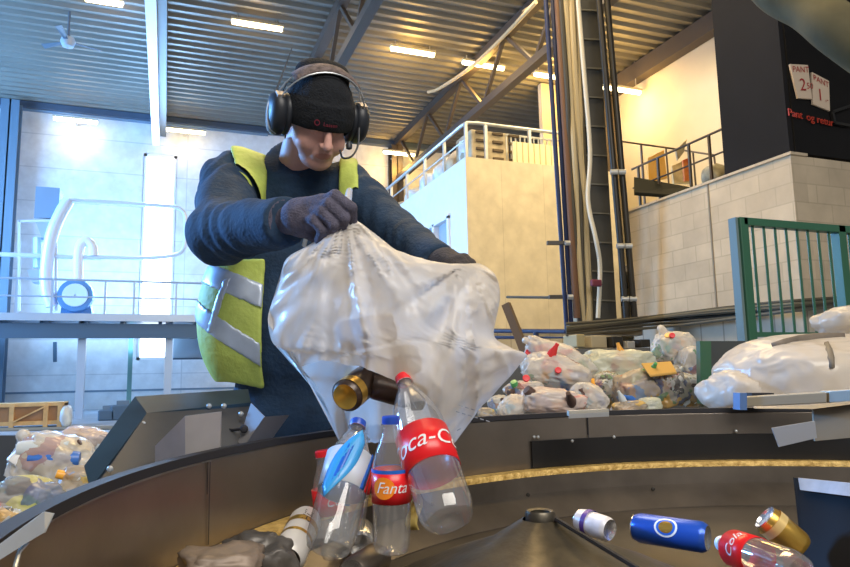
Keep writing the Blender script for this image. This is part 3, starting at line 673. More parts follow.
# cone with hollow tip
ap = PD(540,514,1.15)
cone = thing('deflector_cone', (ap.x,ap.y,ZB), 'dull steel cone with a hollow tip rising from the bowl floor', 'cone')
def wobc(a, z): return 1+.035*math.cos(a*6+.6)+.02*math.cos(a*3)
M_cone = mat('cone_steel', (.12,.105,.08), .42, .7, var=.45, scale=9, bump=.15, bscale=20)
mb = MB(); mb.lathe([(.40,ZB),(.30,ZB+.045),(.18,ZB+.100),(.09,ap.z-.046),(.030,ap.z-.008)], 96, M=Matrix.Translation((ap.x,ap.y,0)), wob=wobc); mb.build('skirt', M_cone, cone, smooth=True)
mb = MB(); mb.lathe([(.016,ap.z-.03),(.016,ap.z+.004),(.022,ap.z+.006),(.025,ap.z+.002),(.025,ap.z-.016)], 32, M=Matrix.Translation((ap.x,ap.y,0))); mb.build('collar', M_cone, cone, smooth=True)
MB().lathe([(.0005,ap.z-.028),(.016,ap.z-.028)], 24, M=Matrix.Translation((ap.x,ap.y,0))).build('tip_hole', M_lip, cone)
q0 = PD(556,519,1.12); q1 = PD(640,570,1.0)
MB().tube([(ap.x+.02,ap.y-.02,ap.z-.012), q0, q1], .004, 6).build('weld_seam', M_lip, cone, smooth=True)
# right end: black sheet, pale strip
mb = MB(); Mr = thing('end_shield', PD(830,560,1.55), 'black end shield with a pale top strip at the right of the bowl', 'shield')
MB().prism(PL((796,478,1.50),(880,486,1.32),(885,620,1.20),(812,620)), FWD*.012).build('plate', mat('matt_black_sheet',(.008,.008,.009),.7,spec=.2), Mr)
MB().prism(PL((799,478,1.485),(880,486,1.305),(880,500,1.29),(801,490)), FWD*.004).build('top_strip', mat('pale_strip',(.42,.42,.43),.5,var=.2,scale=20), Mr)
for x,y in ((803,486),(845,492)): MB().lathe([(.0005,.003),(.004,.002),(.005,0)],10,M=Matrix.Translation(PD(x,y,1.475 if x<820 else 1.38)-FWD*.003) @ (-FWD).to_track_quat('Z','Y').to_matrix().to_4x4()).build('bolt', M_pk, Mr)
# flange plate and ledge bar upper right
t = thing('flange_plate', PD(830,420,1.95), 'beige sheet-metal flange folded over the right end of the bowl rim', 'plate')
MB().prism(PL((813,407,1.80),(870,401,1.72),(870,436,1.70),(815,441)), FWD*.006).build('sheet', mat('beige_sheet',(.30,.26,.20),.5,.3,var=.1), t)
MB().prism(PL((757,406.5,1.92),(813,405,1.80),(870,400,1.72),(870,402),(813,409),(757,408.5)), FWD*.02).build('folded_edge', mat('beige_sheet',(.3,.26,.2),.5,.3), t)
MB().prism(PL((772,428,1.80),(815,421,1.74),(817,438,1.74),(779,447)), FWD*.004).build('white_sticker', mat('sticker_white',(.50,.52,.56),.35), t)
t = thing('ledge_bar', PD(800,400,2.15), 'pale box-section bar with a blue end cap on the right rim', 'bar')
MB().prism([PD(746,397,2.2),PD(827,392,2.1),PD(827,403,2.1),PD(746,407,2.2)], FWD*.05).build('bar', mat('ivory_metal',(.40,.36,.28),.4,.2), t, bevel=.003)
MB().prism([PD(829,391,2.1),PD(872,388,2.0),PD(872,401,2.0),PD(829,403,2.1)], FWD*.05).build('bar_end', mat('worn_ivory',(.42,.38,.30),.4,.3), t, bevel=.003)
MB().prism([PD(740,393,2.2),PD(747,393,2.19),PD(747,410,2.19),PD(740,410,2.2)], FWD*.05).build('end_cap', mat('cap_blue',(.12,.20,.34),.4), t)
MB().prism([PD(752,393,2.23),PD(774,393,2.21),PD(774,397,2.21),PD(752,397,2.23)], FWD*.04).build('clip', M_lip, t)
t = thing('rim_splice', PD(590,412,2.05), 'small pale splice plate on the rim in front of the garbage bags', 'plate')
MB().prism([PD(569,411,2.03),PD(609,409,2.03),PD(609,414,2.03),PD(569,416,2.03)], FWD*.03).build('plate', mat('splice_grey',(.50,.48,.42),.4,.4), t)
MB().prism([PD(569,414,2.02),PD(609,412,2.02),PD(609,416.5,2.02),PD(569,418.5,2.02)], FWD*.004).build('lip', M_galv, t)
# flat guide strip on ring
t = PZ(710,466,ZG+.01)
a_, b_ = PZ(709,466.5,ZG+.008), PZ(806,467,ZG+.008)
# ================================================================== CONTROL/GUARD BOX ON THE LEFT RIM
M_navy = mat('blue_black_sheet', (.02,.045,.07), .35, .3, var=.4, scale=8); M_gsh = mat('grey_sheet', (.075,.078,.085), .5, .3, var=.2, scale=6)
t = thing('guard_box', PD(180,470,1.5), 'angular dark sheet-metal guard box on the left rim in front of the worker', 'guard')
d0, d1, d2 = 1.25, 1.52, 1.72
oA, oB, oC = PD(84,466,1.22), PD(135,396.5,1.48), PD(248,389,1.66)
iA, iB, iC = PD(90,488,1.16), PD(147,413,1.40), PD(251,402.5,1.56)
MB().prism(PL((84,466,1.22),(135,396.5,1.48),(147,413,1.40),(90,489)), FWD*.01).build('sloping_end', M_navy, t)
MB().prism(PL((147,413,1.40),(135,396.5,1.48),(248,389,1.68),(251,402.5)), Vector((0,0,-.008))).build('top_plate', M_navy, t)
MB().prism(PL((90,488,1.16),(147,413,1.40),(251,402.5,1.60),(251,445),(200,464),(130,488)), FWD*.008).build('front_plate', M_gsh, t)
MB().prism(PL((251,403,1.50),(265,417,1.44),(244,448,1.42),(238,442)), FWD*.004).build('side_return', mat('mid_grey_sheet',(.20,.19,.19),.6,.2), t)  # mid grey, lighter than the front plate
MB().prism(PL((264,417,1.44),(289,415,1.52),(271,440,1.48),(243,448)), FWD*.004).build('flap', mat('grey_flap',(.16,.17,.20),.4,.4), t)
MB().prism(PL((185,416,1.29),(221,411.5,1.34),(220,454,1.34),(185,462)), FWD*.006).build('mounting_plate', mat('pale_plate',(.36,.34,.34),.45,.3,var=.12,scale=12), t)
MB().prism(PL((155,446,1.22),(185,416,1.29),(185,462,1.29),(155,472)), FWD*.006).build('plate_return', mat('mid_plate',(.24,.24,.28),.45,.3,var=.15,scale=10), t)
for x,y in ((143,424),(110,469),(209,406),(224,406),(241,414)):
    c = PD(x,y,1.30 if x<150 else 1.46); c2 = (c-Vector((0,0,CAMZ))); 
    MB().lathe([(.0005,.004),(.004,.003),(.006,0)],12,M=Matrix.Translation(PD(x,y,(1.37 if x==143 else 1.2) if x<150 else 1.5)) @ (-FWD).to_track_quat('Z','Y').to_matrix().to_4x4()).build('bolt', M_galv, t, smooth=True)
mb = MB(); mb.tube([PD(222,428,1.5),PD(232,430,1.47),PD(243,429,1.45)], .003); mb.build('chain', M_lip, t)
MB().lathe([(.0005,.006),(.006,.005),(.009,0)],12,M=Matrix.Translation(PD(244,429,1.44)) @ (-FWD).to_track_quat('Z','Y').to_matrix().to_4x4()).build('knob', M_lip, t)
t = thing('rim_end_bracket', PD(20,540,.7), 'pale folded bracket at the lower left corner on the bowl rim', 'bracket')
MB().prism(PL((-30,566,.50),(43,512,.66),(43,533,.62),(26,543),(-20,572)), FWD*.003).build('front_fold', mat('pale_blue_metal',(.17,.20,.25),.5,.2), t)
MB().prism(PL((43,512,.66),(53,514,.665),(44,533,.63)), FWD*.003).build('plate', mat('pale_blue_metal',(.17,.20,.25),.5,.2), t)
MB().tube([PD(14,600,.52),PD(15,567,.56),PD(19,552,.58),PD(27,543,.60)], .002, 8).build('edge', M_galv, t)
# ================================================================== CONVEYORS THAT CARRY THE BAGS
M_conv = mat('conveyor_dark', (.04,.045,.05), .5)
zc = PD(600,412,4.1).z-.12
t = thing('bag_conveyor', (2.8,3.9,0), 'dark conveyor trough behind the bowl full of bags', 'conveyor')
a = PD(470,410,3.0); 
def cv(x,D,z): p = PD(x,380,D); return Vector((p.x,p.y,z))
MB().prism([cv(440,2.7,zc),cv(790,2.5,zc),cv(760,5.4,zc),cv(470,5.6,zc)], (0,0,.02)).build('belt', M_conv, t)
zg = PD(600,349,5.5).z
MB().prism([cv(470,5.5,zc),cv(740,5.4,zc),cv(740,5.4,zg),cv(470,5.5,zg)], FWD*.04).build('rear_guard', mat('guard_grey',(.10,.10,.10),.5), t)
for x in (480,740):
    p = cv(x,3.0,0); MB().box((p.x-.04,p.y-.04,0),(p.x+.04,p.y+.04,zc)).build('leg', M_conv, t)
t = thing('green_post_panel', PD(705,400,3.4), 'dark panel with a green upright left of the big white bag', 'panel')
MB().prism([PD(700,341,3.4),PD(711,341,3.4),PD(712,404,3.4),PD(701,404,3.4)], FWD*.05).build('upright', M_gr, t)
MB().prism([PD(710,341,3.45),PD(745,341,3.45),PD(748,404,3.45),PD(712,404,3.45)], FWD*.02).build('panel', mat('slate_panel',(.045,.055,.06),.5), t)
zl_ = .42
t = thing('side_conveyor', PD(40,500,2.2), 'dark conveyor side with bags at the left of the bowl', 'conveyor')
def cl(x,D,z): p = PD(x,400,D); return Vector((p.x,p.y,z))
MB().prism([cl(-60,1.6,zl_),cl(120,1.6,zl_),cl(150,3.2,zl_),cl(-60,3.2,zl_)], (0,0,.02)).build('belt', M_conv, t)
MB().prism([PD(-60,436,2.6),PD(30,436,2.6),PD(30,500,2.6),PD(-60,500,2.6)], FWD*.03).build('side_plate', mat('slate_side',(.07,.08,.10),.5), t)
MB().prism([PD(-60,432,2.58),PD(120,428,2.62),PD(125,430,3.2),PD(-60,432,3.2)], (0,0,.01)).build('top_ledge', mat('ledge_grey',(.33,.38,.42),.5), t)

tag(MB().prism([PD(634,177,10.4),PD(690,187,10.4),PD(676,195,9.7),PD(634,192,9.7)], (0,0,-.05)).build('landing_plate', mat('landing_matt',(.02,.022,.018),.9,spec=.1)), 'dark steel landing jutting out beneath the gallery railing', 'landing')
# ================================================================== SIGNED-DISTANCE MODELLING
def sub3(P, c): return P[0]-c[0], P[1]-c[1], P[2]-c[2]
def sd_cap(P, a, b, r1, r2=None, mod=None):
    r2 = r1 if r2 is None else r2
    a = np.array(a, float); b = np.array(b, float); d = b-a; L2 = (d*d).sum()+1e-12
    x, y, z = sub3(P, a); t = np.clip((x*d[0]+y*d[1]+z*d[2])/L2, 0, 1)
    q = np.sqrt((x-t*d[0])**2+(y-t*d[1])**2+(z-t*d[2])**2)
    r = r1+(r2-r1)*t
    if mod is not None: r = r*(1+mod(t, x, y, z))
    return q-r
def sd_ell(P, c, r, R=None):
    x, y, z = sub3(P, c)
    if R is not None:
        R = np.array(R); x, y, z = (R[0,0]*x+R[1,0]*y+R[2,0]*z, R[0,1]*x+R[1,1]*y+R[2,1]*z, R[0,2]*x+R[1,2]*y+R[2,2]*z)
    k0 = np.sqrt((x/r[0])**2+(y/r[1])**2+(z/r[2])**2)+1e-9; k1 = np.sqrt((x/r[0]**2)**2+(y/r[1]**2)**2+(z/r[2]**2)**2)+1e-9
    return k0*(k0-1)/k1
def smin(a, b, k):
    h = np.clip(.5+.5*(b-a)/k, 0, 1); return b*(1-h)+a*h-k*h*(1-h)
def smax(a, b, k): return -smin(-a, -b, k)
def U(k, *ds):
    r = ds[0]
    for d in ds[1:]: r = smin(r, d, k)
    return r
def nets(fn, lo, hi, h):
    ax = [np.arange(lo[i], hi[i]+h, h, dtype=np.float32) for i in range(3)]
    X, Y, Z = np.meshgrid(*ax, indexing='ij'); V = fn((X, Y, Z)).astype(np.float32)
    nx, ny, nz = V.shape; cs = (nx-1, ny-1, nz-1); acc = np.zeros(cs+(3,), np.float32); cnt = np.zeros(cs, np.float32)
    for axis in range(3):
        o = [i for i in range(3) if i != axis]
        for a in (0, 1):
            for b in (0, 1):
                s0 = [None]*3; s1 = [None]*3
                s0[axis] = slice(0, -1); s1[axis] = slice(1, None)
                for q, w_ in ((o[0], a), (o[1], b)): s0[q] = s1[q] = slice(w_, V.shape[q]-1+w_)
                v0 = V[tuple(s0)]; v1 = V[tuple(s1)]; m = (v0 < 0) != (v1 < 0)
                with np.errstate(all='ignore'): t = np.where(m, v0/(v0-v1), 0)
                acc[..., axis] += t*m; acc[..., o[0]] += a*m; acc[..., o[1]] += b*m; cnt += m
    act = cnt > 0; idx = -np.ones(cs, np.int64); idx[act] = np.arange(act.sum())
    ii = np.argwhere(act); pos = (ii+acc[act]/cnt[act][:, None])*h+np.array(lo)
    F_ = []
    ins = V < 0
    for axis in range(3):
        o = [(axis+1) % 3, (axis+2) % 3]
        s0 = [slice(1, -1)]*3; s1 = [slice(1, -1)]*3; s0[axis] = slice(0, -1); s1[axis] = slice(1, None)
        A = ins[tuple(s0)]; B = ins[tuple(s1)]; m = np.argwhere(A != B); fl = A[tuple(m.T)]
        off = np.ones(3, int); off[axis] = 0; c = m+off
        e0 = np.zeros(3, int); e0[o[0]] = 1; e1 = np.zeros(3, int); e1[o[1]] = 1
        q = [idx[tuple((c-a).T)] for a in (e0*0, e0, e0+e1, e1)]
        q = np.stack(q, 1); q[~fl] = q[~fl][:, ::-1]
        F_.append(q[(q >= 0).all(1)])
    F_ = np.concatenate(F_); return pos, F_
def relax(pos, F_, n=1, lam=.5):
    for _ in range(n):
        s = np.zeros_like(pos); c = np.zeros(len(pos))
        for k in range(4):
            a, b = F_[:, k], F_[:, (k+1) % 4]; np.add.at(s, a, pos[b]); np.add.at(s, b, pos[a]); np.add.at(c, a, 1); np.add.at(c, b, 1)
        pos = pos+(s/np.maximum(c, 1)[:, None]-pos)*lam
    return pos
def sdf_obj(name, fn, lo, hi, h, m, parent, n=1, wr=0, wfq=14, wst=(1,1,1), pick=None, extra=None):
    pos, F_ = nets(fn, lo, hi, h); pos = relax(pos, F_, n)
    if wr:
        nv = np.zeros_like(pos); e1 = pos[F_[:,2]]-pos[F_[:,0]]; e2 = pos[F_[:,3]]-pos[F_[:,1]]; fn_ = np.cross(e1, e2)
        for k in range(4): np.add.at(nv, F_[:,k], fn_)
        nv /= np.linalg.norm(nv, axis=1)[:,None]+1e-9
        for i, p in enumerate(pos):
            v = Vector((p[0]*wst[0], p[1]*wst[1], p[2]*wst[2]))
            w = (1-abs(noise.noise(v*wfq))*2.2)*.6+noise.noise(v*wfq*2.3+Vector((3,1,2)))*.4
            pos[i] = p+nv[i]*wr*w
    if extra: pass
    mb = MB(); mb.v = [tuple(p) for p in pos.tolist()]; mb.f = [tuple(f) for f in F_.tolist()]
    if pick is not None:
        c = pos[F_].mean(1); mb.mi = pick(c).astype(int).tolist()
    else: mb.mi = [0]*len(mb.f)
    return mb.build(name, m, parent, smooth='all', local=True)
# ================================================================== THE WORKER
M_skin = mat('skin', (.60,.33,.27), .5, var=.12, scale=25, bump=.08, bscale=160); M_lips = mat('lips', (.46,.20,.16), .5); M_navyc = mat('navy_cloth', (.012,.036,.078), .85, var=.25, scale=18, bump=.25, bscale=90)
M_trous = mat('dark_navy_trousers', (.008,.018,.04), .85, var=.2, scale=12); M_glove = mat('knitted_glove', (.085,.08,.12), .85, var=.25, scale=60, bump=.4, bscale=220)
M_glovel = mat('dark_knitted_glove', (.05,.043,.045), .85, var=.3, scale=60, bump=.4, bscale=220)
M_hiv = mat('hi_vis_yellow', (.50,.60,.12), .6, var=.12, scale=14, bump=.2, bscale=60); M_refl = mat('reflective_silver', (.50,.58,.70), .35, .3, var=.12, scale=20)
M_hat = mat('black_fleece', (.006,.008,.012), .95, var=.3, scale=80, bump=.5, bscale=200); M_ear = mat('ear_cup_black', (.018,.022,.03), .45); M_boot = mat('boot_black', (.015,.015,.015), .5)
base = PD(285,420,2.05); base.z = 0
ang = math.atan2(RIGHT.y, RIGHT.x)
man = thing('person', base, 'person in navy work clothes, yellow vest and black cap emptying a plastic bag', 'person')
man.rotation_euler = (0,0,ang)
Ri = Matrix.Rotation(-ang, 3, 'Z')
def L(px, py, D): return tuple(Ri @ (PD(px,py,D)-base))
shR, elR, wrR = L(232,180,1.98), L(221,233,1.73), L(286,221,1.50)
shL, elL, wrL = L(350,190,1.98), L(396,232,1.82), L(437,263,1.60)
chest, belly, hips = L(288,238,2.03), L(286,330,2.04), L(288,415,2.06)
neck0, neck1 = L(292,185,2.02), L(303,140,1.95)
def torso(P, g=0.0):
    return U(.06, sd_ell(P, chest, (.185+g,.125+g,.20+g)), sd_ell(P, belly, (.185+g,.155+g,.20+g)), sd_ell(P, hips, (.185+g,.145+g,.16+g)),
             sd_cap(P, L(243,182,1.99), L(342,188,2.0), .062+g))
def arms(P, g=0.0, mod=None):
    a = U(.03, sd_cap(P, shR, elR, .078+g, .072+g, mod), sd_cap(P, elR, wrR, .070+g, .050+g, mod))
    b = U(.03, sd_cap(P, shL, elL, .068+g, .052+g, mod), sd_cap(P, elL, wrL, .053+g, .040+g, mod))
    return a, b
# head frame
yaw, pit = math.radians(30), math.radians(44)
yh = Vector((math.sin(yaw)*math.cos(pit), -math.cos(yaw)*math.cos(pit), -math.sin(pit)))
xh = yh.cross(Vector((0,0,1))).normalized(); zh = xh.cross(yh)
roll = math.radians(3); HR = Matrix((xh, yh, zh)).transposed() @ Matrix.Rotation(roll, 3, 'Y')
HS = .99; HC = Vector(L(319,119,1.86)); HRn = np.array(HR)
def toh(P):
    x, y, z = sub3(P, HC); x = x/HS; y = y/HS; z = z/HS; return (HRn[0,0]*x+HRn[1,0]*y+HRn[2,0]*z, HRn[0,1]*x+HRn[1,1]*y+HRn[2,1]*z, HRn[0,2]*x+HRn[1,2]*y+HRn[2,2]*z)
def headh(H):
    d = U(.03, sd_ell(H,(0,-.012,.022),(.077,.094,.100)), sd_ell(H,(0,.022,-.050),(.060,.066,.062)))
    d = U(.02, d, sd_ell(H,(0,.070,-.098),(.024,.020,.018)), sd_ell(H,(.040,.054,-.045),(.028,.028,.030)), sd_ell(H,(-.040,.054,-.045),(.028,.028,.030)), sd_ell(H,(0,.045,-.10),(.045,.04,.022)))
    d = U(.014, d, sd_cap(H,(-.034,.080,.026),(.034,.080,.026),.011))
    d = smax(d, -sd_ell(H,(.033,.098,.006),(.017,.014,.010)), .012); d = smax(d, -sd_ell(H,(-.033,.098,.006),(.017,.014,.010)), .012)
    d = U(.006, d, sd_ell(H,(.032,.076,.005),(.0145,.013,.0125)), sd_ell(H,(-.032,.076,.005),(.0145,.013,.0125)))
    d = U(.012, d, sd_cap(H,(0,.086,.016),(0,.113,-.030),.0075,.0125))
    d = U(.007, d, sd_ell(H,(.013,.100,-.034),(.009,.011,.008)), sd_ell(H,(-.013,.100,-.034),(.009,.011,.008)))
    d = U(.012, d, sd_ell(H,(0,.082,-.063),(.030,.014,.022)))
    d = smax(d, -sd_cap(H,(-.024,.101,-.066),(.024,.101,-.066),.0035), .005)
    d = U(.005, d, sd_cap(H,(-.018,.090,-.0605),(.018,.090,-.0605),.0035), sd_cap(H,(-.015,.0895,-.072),(.015,.0895,-.072),.0042))
    for s in (1,-1): d = smax(d, -sd_cap(H,(s*.020,.099,-.036),(s*.036,.082,-.070),.0028), .008)
    for s in (1,-1): d = U(.006, d, smax(sd_ell(H,(s*.078,-.010,-.002),(.009,.020,.032)), -sd_ell(H,(s*.087,-.004,0),(.006,.011,.020)), .004))
    return d
def head(P): return U(.035, headh(toh(P)), sd_cap(P, neck0, neck1, .050, .048))
lo = tuple(HC[i]-.17 for i in range(3)); hi = tuple(HC[i]+.16 for i in range(3))
p1, f1 = nets(head, lo, hi, .0036); p1 = relax(p1, f1, 1, .4)
def legs(P):
    r = []
    for s, kx in ((-1, -.02), (1, .03)):
        h_ = (hips[0]+s*.09, hips[1], hips[2]-.05); k_ = (hips[0]+s*.11, hips[1]-.06, .50); a_ = (hips[0]+s*.12, hips[1]+.02, .10)
        r += [(h_, k_, .095, .065), (k_, a_, .062, .045)]
    return r
LG = legs(None)
def coarse(P):
    a, b = arms(P, -.022); d = U(.05, torso(P, -.02), a, b)
    for h_, k_, r1, r2 in LG: d = U(.03, d, sd_cap(P, h_, k_, r1-.012, r2-.012))
    return U(.04, d, sd_cap(P, neck0, neck1, .055))
p2_, f2_ = nets(coarse, (-.42,-.62,.02), (.52,.26,1.62), .018)
mb = MB(); mb.v = [tuple(p) for p in np.concatenate([p1, p2_]).tolist()]; mb.f = [tuple(f) for f in np.concatenate([f1, f2_+len(p1)]).tolist()]
cc = np.concatenate([p1, p2_])[np.concatenate([f1, f2_+len(p1)])].mean(1)
H = toh((cc[:,0], cc[:,1], cc[:,2])); lipm = (np.abs(H[0]) < .024) & (H[1] > .084) & (H[2] < -.054) & (H[2] > -.081) & (((H[0]/.023)**2+((H[2]+.066)/.0095)**2) < 1)
mb.mi = lipm.astype(int).tolist()
mb.build('body', [M_skin, M_lips], man, smooth='all', local=True)
def foldmod(fr, amp, ph):
    def f(t, x, y, z): return amp*np.sin(t*fr+ph+4*np.sin(x*23+z*11)+2*np.sin(y*31)) * (1-.3*t)
    return f
def jacket(P):
    a, b = arms(P, .004, foldmod(17, .055, .5)); d = U(.045, torso(P, 0), a); d = U(.05, d, b)
    col = smax(sd_cap(P, L(290,190,2.0), L(296,148,1.975), .090, .082), -sd_cap(P, L(302,168,1.96), L(311,125,1.88), .050, .066), .006)
    zf = L(300,166,1.88)[2]; yf = neck0[1]-.10
    col = np.maximum(col, P[2]-(zf+(P[1]-yf)*1.3))
    d = U(.02, d, col)
    # open cuffs
    e = (np.array(wrR)-np.array(elR)); e /= np.linalg.norm(e); c = np.array(wrR)+e*.005
    x, y, z = sub3(P, c); d = np.where(np.sqrt(x*x+y*y+z*z) < .12, np.maximum(d, x*e[0]+y*e[1]+z*e[2]), d)
    e = (np.array(wrL)-np.array(elL)); e /= np.linalg.norm(e); c = np.array(wrL)+e*.005
    x, y, z = sub3(P, c); d = np.where(np.sqrt(x*x+y*y+z*z) < .10, np.maximum(d, x*e[0]+y*e[1]+z*e[2]), d)
    return np.maximum(d, -(P[2]-(hips[2]-.09)))
sdf_obj('jacket', jacket, (-.44,-.66,.66), (.52,.28,1.72), .0085, M_navyc, man, 1, wr=.006, wfq=9, wst=(1,1,.6))
def trous(P):
    d = smax(sd_ell(P, hips, (.178,.138,.15)), P[2]-(hips[2]+.02), .01)
    for h_, k_, r1, r2 in LG: d = U(.03, d, sd_cap(P, h_, k_, r1, r2))
    return np.maximum(d, .10-P[2])
sdf_obj('trousers', trous, (-.30,-.3,.06), (.34,.26,1.0), .014, M_trous, man, 1, wr=.008, wfq=8, wst=(1,1,.5))
for s in (0, 2):
    a_ = LG[s+1][1]
    def boot(P, a_=a_): return np.maximum(U(.03, sd_cap(P, a_, (a_[0], a_[1], .16), .058), sd_ell(P, (a_[0], a_[1]-.08, .045), (.052,.13,.05))), -P[2]+.002)
    sdf_obj('boot', boot, (a_[0]-.09, a_[1]-.24, -.01), (a_[0]+.09, a_[1]+.1, .22), .01, M_boot, man)
# vest
def vest_t(P, g):
    a, b = arms(P, g+.004); up = L(250,235,1.9)[2]
    return U(.05, torso(P, g), np.maximum(a, up-P[2]), np.maximum(b, up-P[2]), sd_ell(P, L(242,318,2.02), (.110+g,.145+g,.21+g)), sd_ell(P, L(300,330,2.05), (.17+g,.155+g,.22+g)))
xe = (L(268,150,1.93)[0], L(262,345,1.88)[0])
def vest_cut(P, sh):
    fr = P[1]-(chest[1]+.03)                       # front half only
    zl_, zh_ = L(262,345,1.88)[2], L(268,150,1.93)[2]
    u = (P[2]-zl_)/(zh_-zl_); left = xe[1]+(xe[0]-xe[1])*u
    right = L(338,190,1.9)[0]+.012*(1-u)
    slot = np.maximum(np.maximum(left-P[0], P[0]-right), fr)       # inside the opening
    d = smax(sh, -slot, .004)
    zA, zB_ = L(252,258,1.9)[2], L(360,235,1.9)[2]
    def ln(p, q): a_, b_ = L(*p), L(*q); return a_[0]+(P[2]-a_[2])*(b_[0]-a_[0])/(b_[2]-a_[2])
    o1 = ln((232,150,1.96),(253,206,1.86)); o2 = ln((357,158,1.96),(362,206,1.88))
    d = smax(d, np.minimum(o1-P[0], P[2]-zA), .006); d = smax(d, np.minimum(P[0]-o2, P[2]-zB_), .006)
    nk = sd_cap(P, L(294,185,2.0), L(304,130,1.93), .094)
    return smax(d, -nk, .005)
zb_v = L(225,392,1.95)[2]; ztop = L(250,140,1.98)[2]+.02
def vest(P): 
    o = vest_t(P, .013); sh = np.maximum(o, -(o+.014)); return np.maximum(np.maximum(vest_cut(P, sh), zb_v-P[2]-.03*np.sin(P[0]*9)), P[2]-ztop-.04)
vo = sdf_obj('safety_vest', vest, (-.36,-.28,zb_v-.05), (.36,.26,1.62), .0062, M_hiv, man, 3, wr=.003, wfq=8, wst=(1,1,.4))
def bandf(c0, c1, w, vertical=False):
    a = np.array(L(*c0)); b = np.array(L(*c1)); sl = (b[2]-a[2])/(b[0]-a[0])
    def f(P):
        o = vest_t(P, .0185); sh = np.maximum(o, -(o+.010)); z0 = a[2]+(P[0]-a[0])*sl
        return np.maximum(vest_cut(P, sh), np.abs(P[2]-z0)-w)
    return f
for c0, c1, w in (((206,273,1.93),(262,296,1.88),.035), ((201,314,1.93),(256,352,1.88),.034)):
    a = L(*c0)
    sdf_obj('reflective_band', bandf(c0, c1, w), (-.36,-.28,.85), (.10,.05,1.45), .006, M_refl, vo, 2)
def vband(P):
    o = vest_t(P, .0200); sh = np.maximum(o, -(o+.011)); a = np.array(L(228,282,1.9)); b = np.array(L(213,335,1.9))
    x0 = a[0]+(P[2]-a[2])*(b[0]-a[0])/(b[2]-a[2]); return np.maximum(np.maximum(vest_cut(P, sh), np.abs(P[0]-x0)-.012), np.maximum(P[2]-a[2]-.01, b[2]-P[2]))
sdf_obj('reflective_strip', vband, (-.36,-.28,1.0), (.0,.05,1.3), .006, M_refl, vo, 2)
# gloves
def hand(chains, palm, m, name, h=.0026):
    def f(P):
        d = palm(P)
        fs = None
        for ch in chains:
            c = None
            for i in range(len(ch)-1):
                s_ = sd_cap(P, ch[i][:3], ch[i+1][:3], ch[i][3], ch[i+1][3]); c = s_ if c is None else smin(c, s_, .004)
            fs = c if fs is None else smin(fs, c, .0022)
        return smin(d, fs, .008)
    pts = np.array([q[:3] for ch in chains for q in ch]); lo = pts.min(0)-.075; hi = pts.max(0)+.05
    return sdf_obj(name, f, tuple(lo), tuple(hi), h, m, man, 1)
def ch(*q): return [tuple(L(a,b,c))+(r,) for a,b,c,r in q]
g1 = hand([ch((322,203,1.44,.014),(335,196,1.415,.0135),(351,208,1.405,.0125),(352,222,1.43,.0115)),
           ch((316,208,1.44,.014),(329,204,1.41,.0135),(344,218,1.40,.0125),(341,231,1.425,.0115)),
           ch((310,213,1.44,.013),(322,212,1.41,.013),(334,225,1.40,.012),(330,235,1.425,.011)),
           ch((305,219,1.44,.012),(314,220,1.415,.012),(323,231,1.41,.0112),(319,240,1.43,.0102)),
           ch((300,228,1.47,.016),(315,236,1.48,.0145),(334,230,1.47,.0125),(343,222,1.455,.011))],
          lambda P: U(.02, sd_cap(P, L(284,222,1.505), L(300,216,1.47), .031, .034), sd_cap(P, L(300,214,1.465), L(322,204,1.44), .033, .022), sd_cap(P, L(300,221,1.465), L(316,218,1.445), .032, .020)), M_glove, 'glove')
g2 = hand([ch((452,262,1.53,.013),(461,261,1.49,.013),(468,268,1.47,.012),(464,278,1.475,.011)),
           ch((450,265,1.53,.013),(458,266,1.48,.013),(465,273,1.46,.012),(461,283,1.47,.011)),
           ch((447,268,1.53,.013),(453,270,1.48,.013),(459,279,1.46,.012),(456,287,1.47,.011)),
           ch((443,270,1.54,.012),(447,273,1.49,.0115),(452,282,1.47,.0105),(450,289,1.48,.010)),
           ch((455,260,1.55,.014),(464,259,1.54,.013),(471,264,1.52,.0115),(472,271,1.50,.0105))],
          lambda P: U(.02, sd_cap(P, L(435,262,1.62), L(446,263,1.56), .032, .032), sd_cap(P, L(446,263,1.56), L(456,265,1.50), .030, .022)), M_glovel, 'glove')
cuff = MB(); d = (Vector(elR)-Vector(wrR)).normalized()
cuff.tube([Vector(wrR)+d*.03, Vector(wrR)-d*.006], [.053,.047], 24); cuff.build('knit_cuff', M_glove, g1, smooth=True, local=True)
# cap
HM = Matrix.Translation(HC) @ HR.to_4x4() @ Matrix.Scale(HS,4)
hr = random.Random(5)
def hat(P):
    H = toh(P); x, y, z = H
    o = sd_ell(H,(0,-.014,.030),(.090,.108,.104)); top = U(.02, sd_ell(H,(.030,-.05,.108),(.045,.045,.034)), sd_ell(H,(-.032,-.048,.108),(.045,.045,.036)), sd_ell(H,(0,-.06,.110),(.05,.04,.032)))
    d = smin(o, top, .015)
    d = smin(d, np.maximum(sd_ell(H,(0,-.010,.022),(.0945,.1135,.112)), z-.062-.015*y/.1), .004)     # turned-up cuff
    inner = sd_ell(H,(0,-.012,.022),(.082,.099,.100))
    lowp = -(z-(.004+.25*(y-.09)))
    return smax(np.maximum(d, -inner), lowp, .006)
sdf_obj('knit_cap', hat, tuple(HC[i]-.19 for i in range(3)), tuple(HC[i]+.2 for i in range(3)), .0042, M_hat, man, 1, wr=.002, wfq=25)
